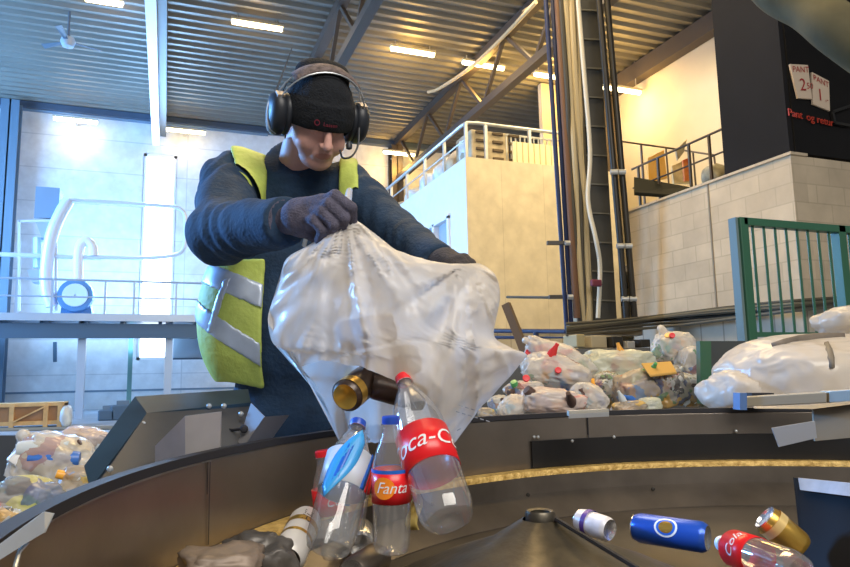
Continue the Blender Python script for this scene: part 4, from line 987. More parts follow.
# lettering on the cuff, wrapped on the cap front
def capwrap(vs):
    out = []
    for v in vs:
        a = v.x/.112; out.append(HM @ Vector((-.0955*math.sin(a)*1.0, -.010+.1165*math.cos(a), .030+v.y)))
    return out
mr_ = mat('cap_red', (.35,.03,.06), .6)
vs, fs = text_mesh('Lassen', .015); vs = [Vector((v.x*1.15-.004, v.y, 0)) for v in vs]
cap = bpy.data.objects['knit_cap']
MB().add(capwrap(vs), fs).build('cap_lettering', mr_, cap, local=True)
rg = []; n = 20
for rr in (.0085, .006):
    rg += [Vector((-.046+rr*math.cos(2*PI*k/n), rr*math.sin(2*PI*k/n), 0)) for k in range(n)]
MB().add(capwrap(rg), [(k,(k+1)%n,n+(k+1)%n,n+k) for k in range(n)]).build('cap_emblem', mr_, cap, local=True)
# hair at the temple
# ear defenders
for s in (1,-1):
    M = HM @ Matrix.Translation((s*.084,-.008,-.002)) @ Matrix.Rotation(s*PI/2,4,'Y') @ Matrix.Diagonal((1.34,1.16,1.1,1))
    e = MB().lathe([(.030,0),(.041,.002),(.043,.010),(.038,.016)], 28, M=M).mtl(0).lathe([(.038,.014),(.044,.018),(.045,.034),(.038,.046),(.018,.052),(.0005,.053)], 28, M=M).build('ear_cup', M_ear, man, smooth='all', local=True)
    MB().tube([HM @ Vector((s*.134,-.03,.03)), HM @ Vector((s*.144,-.008,.010)), HM @ Vector((s*.140,.018,-.028)), HM @ Vector((s*.120,.03,-.045))], .0022, 6, smoothn=4).build('wire_yoke', M_galv, e, smooth=True, local=True)
    MB().prism([HM @ Vector((s*.128,-.016,.035)), HM @ Vector((s*.128,.010,.035)), HM @ Vector((s*.128,.010,.058)), HM @ Vector((s*.128,-.016,.058))], HM.to_3x3() @ Vector((s*-.02,0,0))).build('slider', mat('slider_tan',(.38,.30,.24),.5), e, local=True)
for dy in (.016,-.018):
    pts = [HM @ Vector((.122*math.cos(a), dy-.01+.02*math.sin(a), .02+.122*math.sin(a))) for a in [PI*k/18 for k in range(19)]]
    MB().tube(pts, .0022, 6).build('headband_wire', M_galv, man, smooth=True, local=True)
mb = MB(); P = []
for k in range(17):
    a = PI*.24+PI*.52*k/16; P.append([HM @ Vector((r_*math.cos(a), dy, .02+r_*math.sin(a))) for dy, r_ in ((-.030,.119),(-.026,.126),(-.006,.128),(.014,.126),(.018,.119))])
mb.grid(P, 5, 17); mb.build('headband_pad', mat('fuzzy_pad',(.17,.13,.12),.95,var=.4,scale=60,bump=.5,bscale=150), man, smooth='all', local=True, solid=.003)
MB().tube([L(270,106,1.84), L(281,78,1.86), L(292,48,1.88)], [.0035,.0012], 8).build('antenna', M_ear, man, smooth=True, local=True)
MB().tube([L(278,100,1.80), L(286,85,1.80), L(288,82,1.80), L(298,84,1.79), L(309,86,1.79)], .0018, 6, smoothn=5).build('headset_cable', M_ear, man, smooth=True, local=True)
MB().tube([L(356,113,1.90), L(366,113,1.90)], .003, 8).build('mic_stub', M_white, man, smooth=True, local=True)
MB().tube([L(359,128,1.86), L(358,145,1.84), L(352,156,1.82), L(343,158,1.80), L(340,150,1.80)], .0028, 8, smoothn=6).build('mic_boom', M_ear, man, smooth=True, local=True)
MB().lathe([(.0005,.0),(.008,.004),(.009,.014),(.005,.022),(.0005,.023)], 14, M=Matrix.Translation(L(349,150,1.80))).build('microphone', M_ear, man, smooth=True, local=True)
# zip with puller and pens in the chest pocket
MB().tube([L(304,246,1.80), L(306,238,1.79)], .006, 8).build('cuff_button', M_galv, man, smooth=True, local=True)
pk = L(258,168,1.85)
# ================================================================== BOTTLES, CANS
M_pet = clearmat('clear_plastic', (.96,.97,.98), .10, .06, (.95,.95,.95), 1.5); M_petb = clearmat('blue_plastic', (.55,.75,.95), .14, .06, (.5,.7,.95), 1.5)
M_red = mat('label_red', (.80,.015,.02), .3); M_wht = mat('label_white', (.85,.85,.85), .4); M_blu = mat('label_blue', (.02,.14,.62), .3); M_sky2 = mat('label_sky_blue', (.05,.36,.78), .3)
M_org = mat('label_orange', (.95,.27,.02), .35); M_cblue = mat('cap_plastic_blue', (.02,.08,.50), .35); M_cred = mat('cap_plastic_red', (.75,.02,.03), .35)
M_alu = mat('aluminium', (.72,.72,.72), .25, .9); M_gold = mat('gold_can', (.65,.40,.08), .28, .8); M_cola = mat('dark_cola_can', (.05,.03,.02), .3, .2)
def wrapv(vs, R, z0, a0=0): return [Vector((R*math.sin(v.x/R+a0), -R*math.cos(v.x/R+a0), z0+v.y)) for v in vs]
def wrapdisc(R, z0, rx, rz, x0=0, n=24):
    vs = [Vector((x0,0,0))]+[Vector((x0+rx*q*math.cos(2*PI*k/n), rz*q*math.sin(2*PI*k/n), 0)) for q in (.33,.66,1) for k in range(n)]
    fs = [(0,1+k,1+(k+1)%n) for k in range(n)]+[(1+a*n+k,1+(a+1)*n+k,1+(a+1)*n+(k+1)%n,1+a*n+(k+1)%n) for a in (0,1) for k in range(n)]
    return MB().add(wrapv(vs, R, z0), fs)
def mk_bottle(name, label, cat, h, r, cap, lab, labz, text=None, tsz=.03, mat_b=None, group=None, blob=None, pinch=.0):
    t = thing(name, (0,0,0), label, cat, group)
    body = [(.0005,.008),(r*.35,.004),(r*.62,.0),(r*.88,.004),(r*.97,.015),(r,.03),(r*.985,h*.18),(r*(1-pinch),h*.30),(r*(1-pinch),h*.56),(r,h*.60),(r*.97,h*.66),(r*.80,h*.76),(r*.52,h*.86),(.0135,h*.925),(.0135,h*.945),(.017,h*.948),(.017,h*.955),(.0125,h*.958),(.0125,h)]
    def petal(a, z): return 1-(.07*max(0,1-z/.05)*(.5+.5*math.cos(5*a)))
    MB().lathe(body, 40, wob=petal).build('bottle_body', mat_b or M_pet, t, smooth=True, local=True)
    if cap:
        MB().lathe([(.0148,h*.957),(.0152,h*.962),(.0150,h+.002),(.0135,h+.0035),(.0005,h+.0035)], 28, wob=lambda a,z: 1+.015*math.cos(24*a)).build('cap', cap, t, smooth=True, local=True)
    if lab:
        z0, z1 = labz; l = MB().lathe([(r*(1-pinch)+.0012,z0*h),(r*(1-pinch)+.0014,(z0+z1)/2*h),(r*(1-pinch)+.0012,z1*h)], 40).build('bottle_label', lab, t, smooth=True, local=True, solid=.0004)
        if text:
            for a0 in (0,):
                vs, fs = text_mesh(text, tsz, shear=.35); MB().add(wrapv(vs, r*(1-pinch)+.0028, (z0+z1)/2*h, a0), fs).build('lettering', M_wht, l, local=True)
        if blob:
          wrapdisc(r*(1-pinch)+.0022, (z0+z1)/2*h, .020, .018, -.014).build('fruit_emblem', blob, l, local=True)
          MB().lathe([(r*(1-pinch)+.0016,z1*h-.004),(r*(1-pinch)+.0018,z1*h+.002)], 40).build('label_edge', M_blu, l, smooth=True, local=True)
    return t
def mk_can(name, label, cat, m, h=.115, r=.031, group=None, emblem=None, crush=0, end=None):
    t = thing(name, (0,0,0), label, cat, group)
    w = (lambda a,z: 1-crush*(.5+.5*math.cos(2*a+z*30))*math.sin(PI*min(1,max(0,z/h)))) if crush else None
    MB().lathe([(r*.78,.0),(r*.92,.006),(r,.012),(r,h-.014),(r*.90,h-.005),(r*.86,h-.001)], 32, wob=w).build('can_body', m, t, smooth=True, local=True)
    MB().lathe([(.0005,.006),(r*.55,.005),(r*.68,.0015),(r*.78,.0)], 32).build('can_base', end or M_alu, t, smooth=True, local=True)
    MB().lathe([(r*.86,h-.001),(r*.85,h+.001),(r*.80,h-.004),(.0005,h-.004)], 32).build('can_top', M_alu, t, smooth=True, local=True)
    if emblem:
        n = 24
        for rr, mm, e in ((.022,M_wht,.0006),(.018,M_blu,.0009),(.0135,emblem,.0012)):
            wrapdisc(r+e, h*.5, rr, rr*1.15).build('emblem', mm, t, local=True)
    return t
def place(t, base, top, roll=0): 
    b = PD(*base); u = PD(*top); orient(t, b, u-b, 0)
    v = t.rotation_quaternion.inverted() @ (Vector((0,0,CAMZ))-(b+u)/2); ang_ = math.atan2(v.x, -v.y)   # turn so that local -Y looks to the viewer's side, then add roll
    orient(t, b, u-b, ang_+roll); return t
b = mk_bottle('drink_bottle', 'large clear cola bottle with broad red label falling from the bag', 'bottle', .315, .047, M_cred, M_red, (.30,.55), 'Coca-Cola', .046)
place(b, (450,522,1.08), (405,384,1.30), .15)
b = mk_bottle('drink_bottle', 'clear bottle with blue cap and red-orange label falling in mid air', 'bottle', .225, .0325, M_cblue, M_red, (.38,.62), 'Fanta', .026, blob=M_org)
place(b, (392,553,1.15), (391,434,1.17), 0)
b = mk_bottle('drink_bottle', 'clear bottle with blue swirled label tumbling left of the blue-capped one', 'bottle', .25, .042, M_cblue, mat('label_silver', (.62,.68,.76), .35), (.42,.70), None, mat_b=M_pet)
place(b, (328,551,1.12), (356,432,1.28), 0)
n_ = MB(); P = []
for k in range(15):
    u_ = k/14; a = .35-1.15*u_; z = .200-.115*u_; w_ = .12+.30*math.sin(PI*u_)
    P.append([Vector((.0447*math.sin(a+da), -.0447*math.cos(a+da), z+dz)) for da, dz in ((-w_,.010),(-w_*.3,.004),(w_*.4,-.004),(w_,-.012))])
n_.grid(P, 4, 15).build('label_swirl', M_sky2, b, smooth='all', local=True, solid=.0005)
for a_s, mm_ in ((1.3, M_red), (1.0, M_blu), (-.2, M_blu), (3, M_sky2)):
    n_ = MB(); P = []
    for k in range(13):
        a = a_s+.15-k*.03; z = .178-.075*k/12; P.append([Vector((.0446*math.sin(a+da), -.0446*math.cos(a+da), z+dz)) for da, dz in ((-.12,0),(0,0),(.12,0))])
    n_.grid(P, 3, 13).build('label_swirl', mm_, b, smooth='all', local=True, solid=.0005)
b = mk_bottle('drink_bottle', 'slim bottle with red cap and red label half hidden leftmost of the falling bottles', 'bottle', .21, .030, M_cred, M_red, (.42,.66), 'Cola', .024)
place(b, (336,558,1.36), (323,458,1.38), .5)
b = mk_bottle('drink_bottle', 'bottle with a red and blue label behind the swirled blue one', 'bottle', .22, .031, None, M_red, (.45,.62), None)
place(b, (346,545,1.34), (362,440,1.42), 0)
MB().lathe([(.0325,.22*.62),(.0327,.22*.70)], 32).build('label_band', M_blu, b, smooth=True, local=True)
# on the bowl floor
def floor_item(t, px, py, z, dirx, diry, dz=0, roll=0):
    p = PZ(px,py,z); orient(t, p, Vector((dirx,diry,dz)), roll); return t
R_, F_w = RIGHT, FWD
c = mk_can('drink_can', 'white can with gold bands and dark end lying left below the falling bottles', 'can', mat('white_can',(.80,.76,.70),.35,.1), .14, .031, end=M_cola)
MB().lathe([(.0315,.05),(.0316,.058)], 32).build('gold_band', M_gold, c, smooth=True, local=True); MB().lathe([(.0315,.085),(.0316,.10)], 32).build('gold_band', M_gold, c, smooth=True, local=True)
vs, fs = text_mesh('Hill', .026, shear=.2); MB().add(wrapv([Vector((v.y*-1,v.x,0)) for v in vs], .0318, .10), fs).build('lettering', M_cola, c, local=True)
place(c, (287,560,1.20), (310,512,1.36), 0)
c = mk_can('drink_can', 'silver can lying end-on, round base facing forward, beside the blue-capped bottle', 'can', M_alu, .115, .030)
place(c, (361,546,1.42), (361,520,1.62), 0)
c = mk_can('drink_can', 'small white crushed can on the bowl floor right of the cone tip', 'can', mat('pale_can',(.75,.75,.80),.35,.1,var=.2,scale=40), .085, .029, crush=.2)
place(c, (610,530,1.50), (583,521,1.56), .3)
MB().lathe([(.0297,.05),(.0299,.062)], 32).build('purple_band', mat('purple_band',(.10,.05,.30),.4), c, smooth=True, local=True)
c = mk_can('drink_can', 'blue can with round white emblem lying on its side in the bowl', 'can', mat('blue_can',(.02,.10,.55),.28,.3), .160, .0325, emblem=M_gold)
place(c, (708,538,1.45), (641,528,1.54), .3)
b = mk_bottle('drink_bottle', 'clear bottle with red label lying at the lower right of the bowl', 'bottle', .24, .034, M_wht, M_red, (.48,.80), 'Cola', .030)
place(b, (800,572,1.15), (712,540,1.42), .2)
c = mk_can('drink_can', 'gold can standing tilted behind the red-labelled bottle at the right', 'can', M_gold, .085, .030, crush=.12)
place(c, (802,548,1.34), (768,520,1.36), 0)
MB().lathe([(.0305,.055),(.0306,.072)], 32).build('pale_band', mat('pale_gold',(.85,.62,.25),.3,.4), c, smooth=True, local=True)
# crumpled pieces at the lower left
M_crum = mat('crumpled_foil', (.22,.17,.13), .5, .2, var=.35, scale=12)
tag(blob('crumpled_wrapper', PD(222,566,1.05), (.055,.05,.030), M_crum, 31, 4, amp=.25, crease=.2), 'crumpled grey-brown wrapper at the left edge of the bowl floor', 'wrapper')
tag(blob('crumpled_wrapper', PD(258,563,1.12), (.05,.04,.035), mat('dark_crumple',(.10,.09,.08),.4,.3,var=.4,scale=12), 33, 4, amp=.25, crease=.2), 'dark crumpled wrapper between the pale wrapper and the white can', 'wrapper')
c = mk_can('drink_can', 'dull crushed can lying left of the cone between falling bottles', 'can', mat('dull_can',(.12,.10,.08),.35,.6), .12, .031, crush=.25); place(c, (352,575,1.15), (395,548,1.35), 0)
mb = MB(); P = [[PD(408+3*math.sin(i)+j*3, 494+i*6, 1.22+.01*math.sin(i*2+j)) for j in range(5)] for i in range(7)]
mb.grid(P, 5, 7); tag(mb.build('paper_scrap', mat('yellow_paper',(.80,.60,.18),.7), smooth='all', solid=.0006), 'small yellow paper scrap between the blue-capped bottle and the big cola bottle', 'paper')
# ================================================================== THE BAG BEING EMPTIED
def poly_at(pl, n):
    P = [Vector((x,y,0)) for x,y in pl]; P = catmull(P, 6); Ls = [0]
    for a, b in zip(P, P[1:]): Ls.append(Ls[-1]+(b-a).length)
    out = []; j = 0
    for i in range(n):
        s = Ls[-1]*i/(n-1)
        while j < len(P)-2 and Ls[j+1] < s: j += 1
        u = (s-Ls[j])/(Ls[j+1]-Ls[j]+1e-9); out.append(P[j].lerp(P[j+1], min(1,u)))
    return out
LE = [(346,214),(318,240),(287,258),(279,285),(268,317),(274,345),(292,353),(304,374),(315,384),(328,412),(340,443)]
RE = [(462,272),(478,263),(496,276),(500,300),(494,335),(511,348),(527,355),(505,382),(478,412),(455,442)]
NV, NU = 110, 130
lp, rp = poly_at(LE, NV), poly_at(RE, NV)
def bagpt(i, th):
    v = i/(NV-1); u = (1-math.cos(th))/2; s = math.sin(th)
    a, b_ = lp[i], rp[i]; x = a.x+(b_.x-a.x)*u; y = a.y+(b_.y-a.y)*u
    # top edge dips between the two hands
    y += 16*math.sin(PI*u**1.6)*(1-v)**8
    D = 1.455+.05*u-.03*v
    bul = .02+.13*math.sin(PI*min(1,v*.95+.06))**.8
    g1_ = math.atan2(y-205, x-347); r1_ = math.hypot(x-347, y-205)/150; g2_ = math.atan2(y-262, x-468); r2_ = math.hypot(x-468, y-262)/150
    w2 = max(0, min(1, (u-.45)*3)); sd_ = 0 if s > 0 else 9
    fa = 1-abs(noise.noise(Vector((g1_*3.2, r1_*.7, sd_))))*2.6; fb = 1-abs(noise.noise(Vector((g2_*3.0+5, r2_*.8, sd_+3))))*2.6
    f1 = fa*(1-w2)+fb*w2
    fa = 1-abs(noise.noise(Vector((g1_*8, r1_*1.6, sd_+1))))*2.4; fb = 1-abs(noise.noise(Vector((g2_*8+5, r2_*1.6, sd_+4))))*2.4
    f2 = fa*(1-w2)+fb*w2
    f3 = noise.noise(Vector((u*18+v*9, v*12, s*2)))
    amp = min(1, v*5+.15)*min(1, .12+math.hypot(x-468,y-262)/55)*min(1, .2+math.hypot(x-347,y-205)/50)
    D -= s*bul
    D -= (.040*f1+.016*f2+.008*f3)*amp*(1 if s > 0 else .7)
    # pleats gathered at the right hand (image left)
    D -= .008*math.sin(math.atan2(y-212, x-347)*34)*max(0,1-math.hypot(x-347,y-212)/110)
    x += 3*f2*amp*abs(s); y += 2*f3*amp
    return PD(x,y,D)
def vend(th):
    u = (1-math.cos(th))/2
    if math.sin(th) < 0: return 1.0
    k = [(0,.70),(.12,.66),(.3,.68),(.5,.74),(.62,.80),(.72,.90),(.85,1.0),(1,1.0)]
    for (a,va),(b_,vb) in zip(k,k[1:]):
        if u <= b_: return va+(vb-va)*(u-a)/(b_-a)
    return 1
mb = MB(); ids = {}
rows = []
for i in range(NV):
    row = []
    for j in range(NU):
        th = 2*PI*j/NU
        e = vend(th); ii = i*e; i0 = int(ii); fr = ii-i0; p = bagpt(min(i0,NV-1), th)
        if fr > 0 and i0+1 < NV: p = p.lerp(bagpt(i0+1, th), fr)
        row.append(p)
    rows.append(row)
mb.grid(rows, NU, NV, wrap=True)
M_bag = filmmat('milky_film', (.90,.85,.79), .24, .42, .24, .5, 9)
bag = tag(mb.build('plastic_bag', M_bag, smooth='all'), 'big milky plastic bag held up and turned out over the bowl by the worker', 'bag')
# printing on the film
M_prt = mat('grey_print', (.35,.38,.45), .6)
def ptri(x, y, D, w, h, sl):
    return MB().prism([PD(x,y,D),PD(x+w,y+w*sl,D),PD(x+w,y+w*sl+h,D),PD(x,y+h,D)], FWD*.0006)
def bag_surf_D(x, y, front=True):
    best = None
    for i in range(0, NV, 2):
        for j in range(NU//2+1 if front else 0):
            q = rows[i][j]; c = CM.T @ np.array([q.x,q.y,q.z-CAMZ]); d_ = -c[2]; X = 425+F*c[0]/d_; Y = 283.5-F*c[1]/d_; e = (X-x)**2+(Y-y)**2
            if best is None or e < best[0]: best = (e, d_)
    return best[1]
rr_ = random.Random(4)
for (x,y,n,st,sl) in ((459,405,6,6,.30),(456,411,6,6,.30),(457,430,1,6,-.5)):
    for k in range(n):
        X = x+k*st; Y = y+k*st*sl; ptri(X, Y, bag_surf_D(X,Y)-.004, 3.6, 1.0, sl).build('printed_mark', M_prt, bag)
# hand-squeezed tuft above the fist
mb = MB(); P = []
for i in range(8):
    P.append([PD(346+5*math.cos(a)*(1-.5*i/8)*(1+.2*math.sin(3*a))+i*.5, 206-i*2.4+1.5*math.sin(a), 1.45+.012*math.sin(a)) for a in [2*PI*k/14 for k in range(14)]])
mb.grid(P, 14, 8, wrap=True).build('gathered_tuft', M_bag, bag, smooth='all')
# rubbish dropping out of the mouth of the bag
c = mk_can('drink_can', 'dark can with golden base sliding out of the bag mouth', 'can', M_cola, .12, .032, end=M_gold); place(c, (345,397,1.30), (372,376,1.42), 0)
MB().lathe([(.0325,.01),(.0326,.035)], 32).build('gold_band', M_gold, c, smooth=True, local=True)
c = mk_can('drink_can', 'dark brown can right behind the golden-based one in the bag mouth', 'can', M_cola, .115, .028, end=M_cola, crush=.2); place(c, (370,385,1.36), (404,394,1.38), 0)
c = mk_can('drink_can', 'blue-grey can showing dimly through the film of the raised bag', 'can', mat('slate_can',(.08,.13,.30),.4,.2), .12, .033); place(c, (338,338,1.42), (378,330,1.44), 0)
c = mk_can('drink_can', 'dark can lying across the bag just above its mouth', 'can', mat('dark_can',(.06,.06,.08),.4,.2), .12, .033, crush=.1); place(c, (362,368,1.40), (398,362,1.42), 0)
# ================================================================== FULL BAGS
PAL = [(.75,.05,.05),(.10,.25,.65),(.85,.80,.70),(.85,.45,.08),(.10,.40,.18),(.25,.20,.18),(.55,.75,.85),(.9,.85,.3),(.35,.12,.08)]
M_fA = filmmat('bag_film_white', (.84,.79,.72), .34, .2, .22, .55, 12, .05, 15, PAL)
M_fB = filmmat('bag_film_clear', (.76,.72,.66), .40, .15, .2, .55, 14, .22, 17, PAL)
M_fC = filmmat('bag_film_pink', (.84,.70,.64), .24, .2, .22, .5, 12, .08, 12, [(.80,.45,.42),(.85,.30,.30),(.85,.8,.75)])
M_fG = filmmat('bag_film_greenish', (.74,.76,.62), .26, .2, .22, .5, 10, .07, 14, [(.30,.55,.20),(.75,.15,.10),(.55,.5,.45)])
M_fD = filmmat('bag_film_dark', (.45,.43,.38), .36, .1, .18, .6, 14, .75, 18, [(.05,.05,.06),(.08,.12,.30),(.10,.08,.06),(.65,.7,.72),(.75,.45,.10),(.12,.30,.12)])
M_fE = filmmat('bag_film_beige', (.62,.52,.40), .32, .15, .22, .6, 12, .22, 14, [(.45,.38,.30),(.85,.55,.10),(.75,.15,.08),(.30,.28,.26),(.2,.4,.7)])
M_fL = filmmat('bag_film_left', (.80,.72,.60), .34, .15, .22, .6, 9, .06, 12, [(.75,.45,.25),(.20,.18,.20),(.85,.8,.7),(.55,.30,.28)])
M_fGr = filmmat('bag_film_left_green', (.70,.72,.64), .38, .15, .22, .6, 9, .34, 12, [(.15,.45,.15),(.85,.75,.15),(.10,.12,.35),(.22,.20,.22)])
M_fP = filmmat('big_white_sheet', (.80,.73,.64), .16, .25, .22, .7, 8)
bits = []
def bit_mesh(kind):
    mb = MB()
    if kind == 0: mb.lathe([(.0005,0),(.026,.002),(.03,.01),(.03,.10),(.026,.112),(.0005,.113)], 12)
    else: mb.lathe([(.0005,0),(.028,.004),(.031,.02),(.030,.12),(.014,.17),(.013,.19),(.0005,.191)], 12)
    return mb
BM = [mat('bit_%s' % n_, c, .35) for n_, c in (('red',(.70,.04,.04)),('blue',(.05,.18,.60)),('white',(.8,.8,.8)),('orange',(.85,.40,.05)),('green',(.08,.35,.12)),('brown',(.10,.06,.05)),('clear',(.62,.68,.72)))]
BME = {}
def bit(kind, mi):
    if (kind,mi) not in BME:
        o = bit_mesh(kind).build('t', BM[mi], local=True, smooth=True); BME[(kind,mi)] = o.data; bpy.data.objects.remove(o)
    return BME[(kind,mi)]
br = random.Random(11)
def gbag(px, py, w, h, D, m, label, tiltdeg=0, seed=0, depth=None, nb=9, sub=5, amp=.10, tail=None):
    c = PD(px,py,D); sx = w/2*D/F*.86; sz = h/2*D/F*.86; sy = depth or (sx+sz)/2
    base3 = Matrix((RIGHT, FWD, Vector((0,0,1)))).transposed(); T = base3 @ Matrix.Rotation(math.radians(tiltdeg), 3, 'Y')
    o = blob('garbage_bag', c, (sx,sy,sz), m, seed, sub, amp=amp, fq=2.6, crease=.10, flat=.12, tilt=T)
    tag(o, label, 'bag', 'full garbage bags')
    for k in range(nb):
        kind = br.randint(0,1); mi = br.randrange(len(BM)); q = bpy.data.objects.new('packed_can' if kind == 0 else 'packed_bottle', bit(kind,mi)); C.objects.link(q)
        u = Vector((br.uniform(-.7,.7)*sx, br.uniform(-.70,-.30)*sy, br.uniform(-.55,.6)*sz)); dirv = Vector((br.uniform(-1,1),br.uniform(-.4,.4),br.uniform(-.7,.7))).normalized()
        sc = min(1, sx/.14)*.9
        orient(q, c+T @ u-dirv*.05*sc, dirv, 0); q.scale = (sc,)*3
        tag(q, 'container inside the '+' '.join(label.split(',')[0].split()[:12]), 'can' if kind == 0 else 'bottle', 'containers inside '+label.split(',')[0])
    if tail:
        mbt = MB(); a = PD(*tail[0],D); b_ = PD(*tail[1],D-.03); mbt.tube([a,a.lerp(b_,.5)+Vector((0,0,.01)),b_],[sz*.30,sz*.12,sz*.22],12,smoothn=3); mbt.build('tied_neck', m, o, smooth='all')
    return o
gbag(559,360,78,34,4.3, M_fA, 'white bag sloping down at the top left of the right pile', 24, 1, tail=((534,346),(524,340)))
gbag(566,352,30,14,4.5, M_fA, 'small folded bag end above the sloping white bag', 20, 21, nb=0)
gbag(556,373,76,38,4.0, M_fA, 'white bag with red specks, second layer from the top left', 16, 2)
gbag(526,391,44,22,3.7, M_fB, 'small bag with blue printing near the raised bag', 2, 3, nb=4)
gbag(500,405,26,22,3.6, M_fB, 'small bag of clear cups beside the edge of the raised bag', -10, 4, nb=3)
gbag(513,407,34,26,3.4, M_fA, 'cream bag with sharp folds standing right behind the rim at left', -30, 5, nb=3)
gbag(552,402,72,30,3.4, M_fC, 'pinkish bag low on the rim in front of the pile', 4, 6, nb=4)
gbag(589,398,40,30,3.5, M_fA, 'small cream bag right of the pinkish one', 30, 7, nb=4)
gbag(617,367,80,40,4.5, M_fG, 'long greenish white bag lying across the top middle of the pile', 2, 8)
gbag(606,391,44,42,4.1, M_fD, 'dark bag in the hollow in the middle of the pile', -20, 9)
gbag(637,391,50,46,3.8, M_fE, 'beige bag with orange scraps right of the dark hollow', -28, 10)
gbag(674,347,46,36,4.6, M_fA, 'white bag at the top right of the pile against the block wall', 0, 12, tail=((664,334),(660,328)))
gbag(694,364,34,40,4.4, M_fB, 'crumpled silver-white bag right edge of the pile', 20, 13)
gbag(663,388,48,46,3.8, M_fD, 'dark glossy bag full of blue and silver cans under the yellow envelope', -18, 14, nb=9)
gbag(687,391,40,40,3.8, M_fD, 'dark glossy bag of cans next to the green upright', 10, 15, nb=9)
gbag(650,405,24,16,3.5, M_fG, 'small green printed bag low at the rim', 0, 16, nb=3)
gbag(630,408,40,16,3.5, M_fE, 'low beige bag on the rim in the middle', 0, 17, nb=2)
gbag(486,413,20,12,3.4, M_fE, 'small orange-brown bag peeping out left of the pile', 0, 18, nb=0)
mb = MB(); mb.prism([PD(641,363,3.75),PD(650,375,3.65),PD(677,372,3.68),PD(671,361,3.78)], Vector((0,0,-.012)))
tag(mb.build('padded_envelope', mat('yellow_envelope',(.58,.34,.08),.6), bevel=.004), 'flat yellow padded envelope lying on the pile of bags', 'envelope')
for px,py,D,l in ((528,353,4.1,'red cap on the upper left bags'),(558,371,3.8,'red cap in the middle of the second white bag'),(526,379,3.7,'red cap at the left end of the pile'),(672,336,4.4,'pink cap on the top right white bag')):
    best = None
    for bb in [q for q in C.objects if q.name.startswith('garbage_bag')]:
        h_ = hit(px,py,bb,.004)
        if h_ and (best is None or h_.length < best.length): best = h_
    if best is None: best = PD(px,py,D-.2)
    o = MB().lathe([(.0005,0),(.015,.001),(.016,.010),(.014,.012),(.0005,.0125)],20).build('bottle_cap', M_cred, smooth=True, local=True); orient(o, best, -Vector(ray(px,py))+Vector((.3*ray(px,py)[0],0,300)), 0); tag(o, l, 'cap')
    o.scale = (1.2,)*3
# left-hand bags
gbag(54,462,88,58,2.0, M_fL, 'large cream bag of bottles left of the dark guard box', 12, 22, nb=9, amp=.08, tail=((26,442),(21,436)))
gbag(84,440,52,26,2.5, M_fC, 'small pinkish bag behind the large cream bag at the left', 4, 23, nb=3)
gbag(26,502,76,54,1.7, M_fGr, 'bag with green and yellow packaging at the left edge', 12, 24, nb=8)
gbag(84,482,52,34,1.85, M_fE, 'shadowed dark reddish bag against the guard box', 0, 26, nb=5)
gbag(2,522,40,30,1.5, M_fD, 'dark bag of cans at the lower left picture edge', 0, 27, nb=5)
# big white sheet bag at the right
o = blob('plastic_bag', PD(815,378,2.85), (.37,.30,.175), M_fP, 41, 6, amp=.06, fq=2.0, crease=.035, flat=.1, tilt=Matrix((RIGHT,FWD,Vector((0,0,1)))).transposed() @ Matrix.Rotation(math.radians(-2),3,'Y'))
tag(o, 'huge white plastic bag slumped over the right rim below the green railing', 'bag')
o2 = tag(blob('plastic_bag', PD(730,393,2.75), (.085,.12,.08), M_fP, 42, 4, amp=.12, crease=.10, flat=.1), 'loose white film corner at the left foot of the huge white bag', 'bag')
o3 = tag(blob('plastic_bag', PD(848,322,3.3), (.13,.14,.07), M_fP, 43, 4, amp=.12, crease=.10, flat=.1), 'white bag top behind the huge bag at the right picture edge', 'bag')
# fold shade as a dark band, and a strap, on the huge bag
def onbag(pts, r, name, m, label, cat):
    P = [hit(x,y,o,.004) or PD(x,y,2.6) for x,y in pts]
    rows_ = []
    for k, p in enumerate(P):
        d = (P[min(k+1,len(P)-1)]-P[max(k-1,0)]).normalized(); up = d.cross(Vector(ray(*pts[k]))).normalized(); w_ = r*(.4+.6*math.sin(PI*(k+.6)/(len(P)+.2)))
        rows_.append([p-up*w_, p-up*w_*.5-Vector(ray(*pts[k])).normalized()*.006, p+up*w_*.5-Vector(ray(*pts[k])).normalized()*.006, p+up*w_])
    mb = MB(); mb.grid(rows_, 4, len(P)); return tag(mb.build(name, m, smooth='all', solid=.003), label, cat)
onbag([(772,346),(785,343),(800,340),(815,338),(830,337),(845,336)], .020, 'fold_shade', mat('fold_shade_grey',(.17,.14,.11),.6,var=.3,scale=15), 'grey-brown band for a shaded fold along the top of the huge white bag', 'strap')  # dark band laid on the film to imitate the shade of a fold
onbag([(826,342),(829,350),(831,358),(832,368)], .012, 'hanging_strap', mat('dark_strap',(.18,.15,.11),.6), 'dark strap hanging down the front of the huge white bag', 'strap')
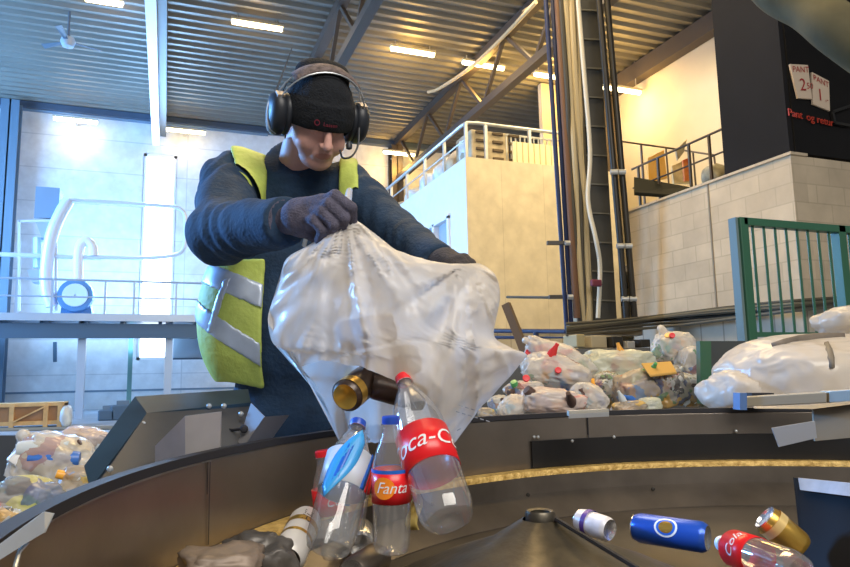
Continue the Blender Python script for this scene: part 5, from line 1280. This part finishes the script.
# ================================================================== LIGHT
wd = bpy.data.worlds.new('world'); S.world = wd; wd.use_nodes = True
bg = wd.node_tree.nodes['Background']; bg.inputs[0].default_value = (.80,.88,1.0,1); bg.inputs[1].default_value = .16
def area(name, loc, target, sx, sy, e, col):
    l = bpy.data.lights.new(name, 'AREA'); l.shape = 'RECTANGLE'; l.size = sx; l.size_y = sy; l.energy = e; l.color = col
    o = bpy.data.objects.new(name, l); C.objects.link(o); o.location = loc
    o.rotation_euler = (Vector(target)-Vector(loc)).to_track_quat('-Z', 'Y').to_euler(); return o
def point(name, loc, e, col, r=.25):
    l = bpy.data.lights.new(name, 'POINT'); l.energy = e; l.color = col; l.shadow_soft_size = r
    o = bpy.data.objects.new(name, l); C.objects.link(o); o.location = loc; return o
WARM = (1, .56, .13); COOL = (.24, .54, 1.0)
# daylight from the tall window, then unseen cool fills added for the blue light
area('window_daylight', ((hx0+hx1)/2,23.6,(wl.z+wb.z)/2+.5), (0,10,3), 1.6, 5, 900, COOL)
area('left_cool_fill', (-11.5,18,5), (0,22,4), 10, 6, 4600, COOL)  # unseen fill added to cool the back wall; the left wall is solid
area('back_wall_fill', (-1.5,20.5,3.2), (-1.2,24,3.8), 3, 3, 170, (.40,.68,1.0))  # fill without a fixture, added to turn the wall blue around the window
sp_ = bpy.data.lights.new('worker_blue_fill', 'SPOT'); sp_.energy = 10000; sp_.color = (.14,.42,1.0); sp_.spot_size = math.radians(13); sp_.spot_blend = .8; sp_.shadow_soft_size = .8  # unseen spot added to turn the worker's sleeve blue
so_ = bpy.data.objects.new('worker_blue_fill', sp_); C.objects.link(so_); so_.location = (-7.5,7.5,4.2)
so_.rotation_euler = (Vector((.25,2.0,1.25))-Vector(so_.location)).to_track_quat('-Z','Y').to_euler()
# warm strip lamps
for a,b,l,z,Y in lamps:
    p = PZ(*a, z) if z else PY(*a, Y); q = PZ(*b, z) if z else PY(*b, Y)
    right = a[0] > 300
    point('lamp_light', ((p.x+q.x)/2, p.y-.05, p.z-.45), (140 if z == 8.9 else 130) if right else 20, WARM)
area('right_warm_fill', (9,11.5,9.2), (8,13,0), 5, 5, 700, (1,.74,.38))  # unseen fill added to warm the gallery and annexe
area('middle_warm_fill', (2.5,6.5,9.0), (5.0,7,1.5), 4, 5, 880, (1,.72,.36))  # unseen fill added to warm the block wall and annexe front
area('front_fill', (1.0,-3.5,5.5), (1.0,2.2,1.2), 5, 3, 520, (1,.93,.84))  # unseen fill added in front to brighten the worker's face
S.view_settings.view_transform = 'Standard'; S.view_settings.look = 'None'; S.view_settings.gamma = 1; S.view_settings.use_curve_mapping = False
S.view_settings.exposure = 0.0
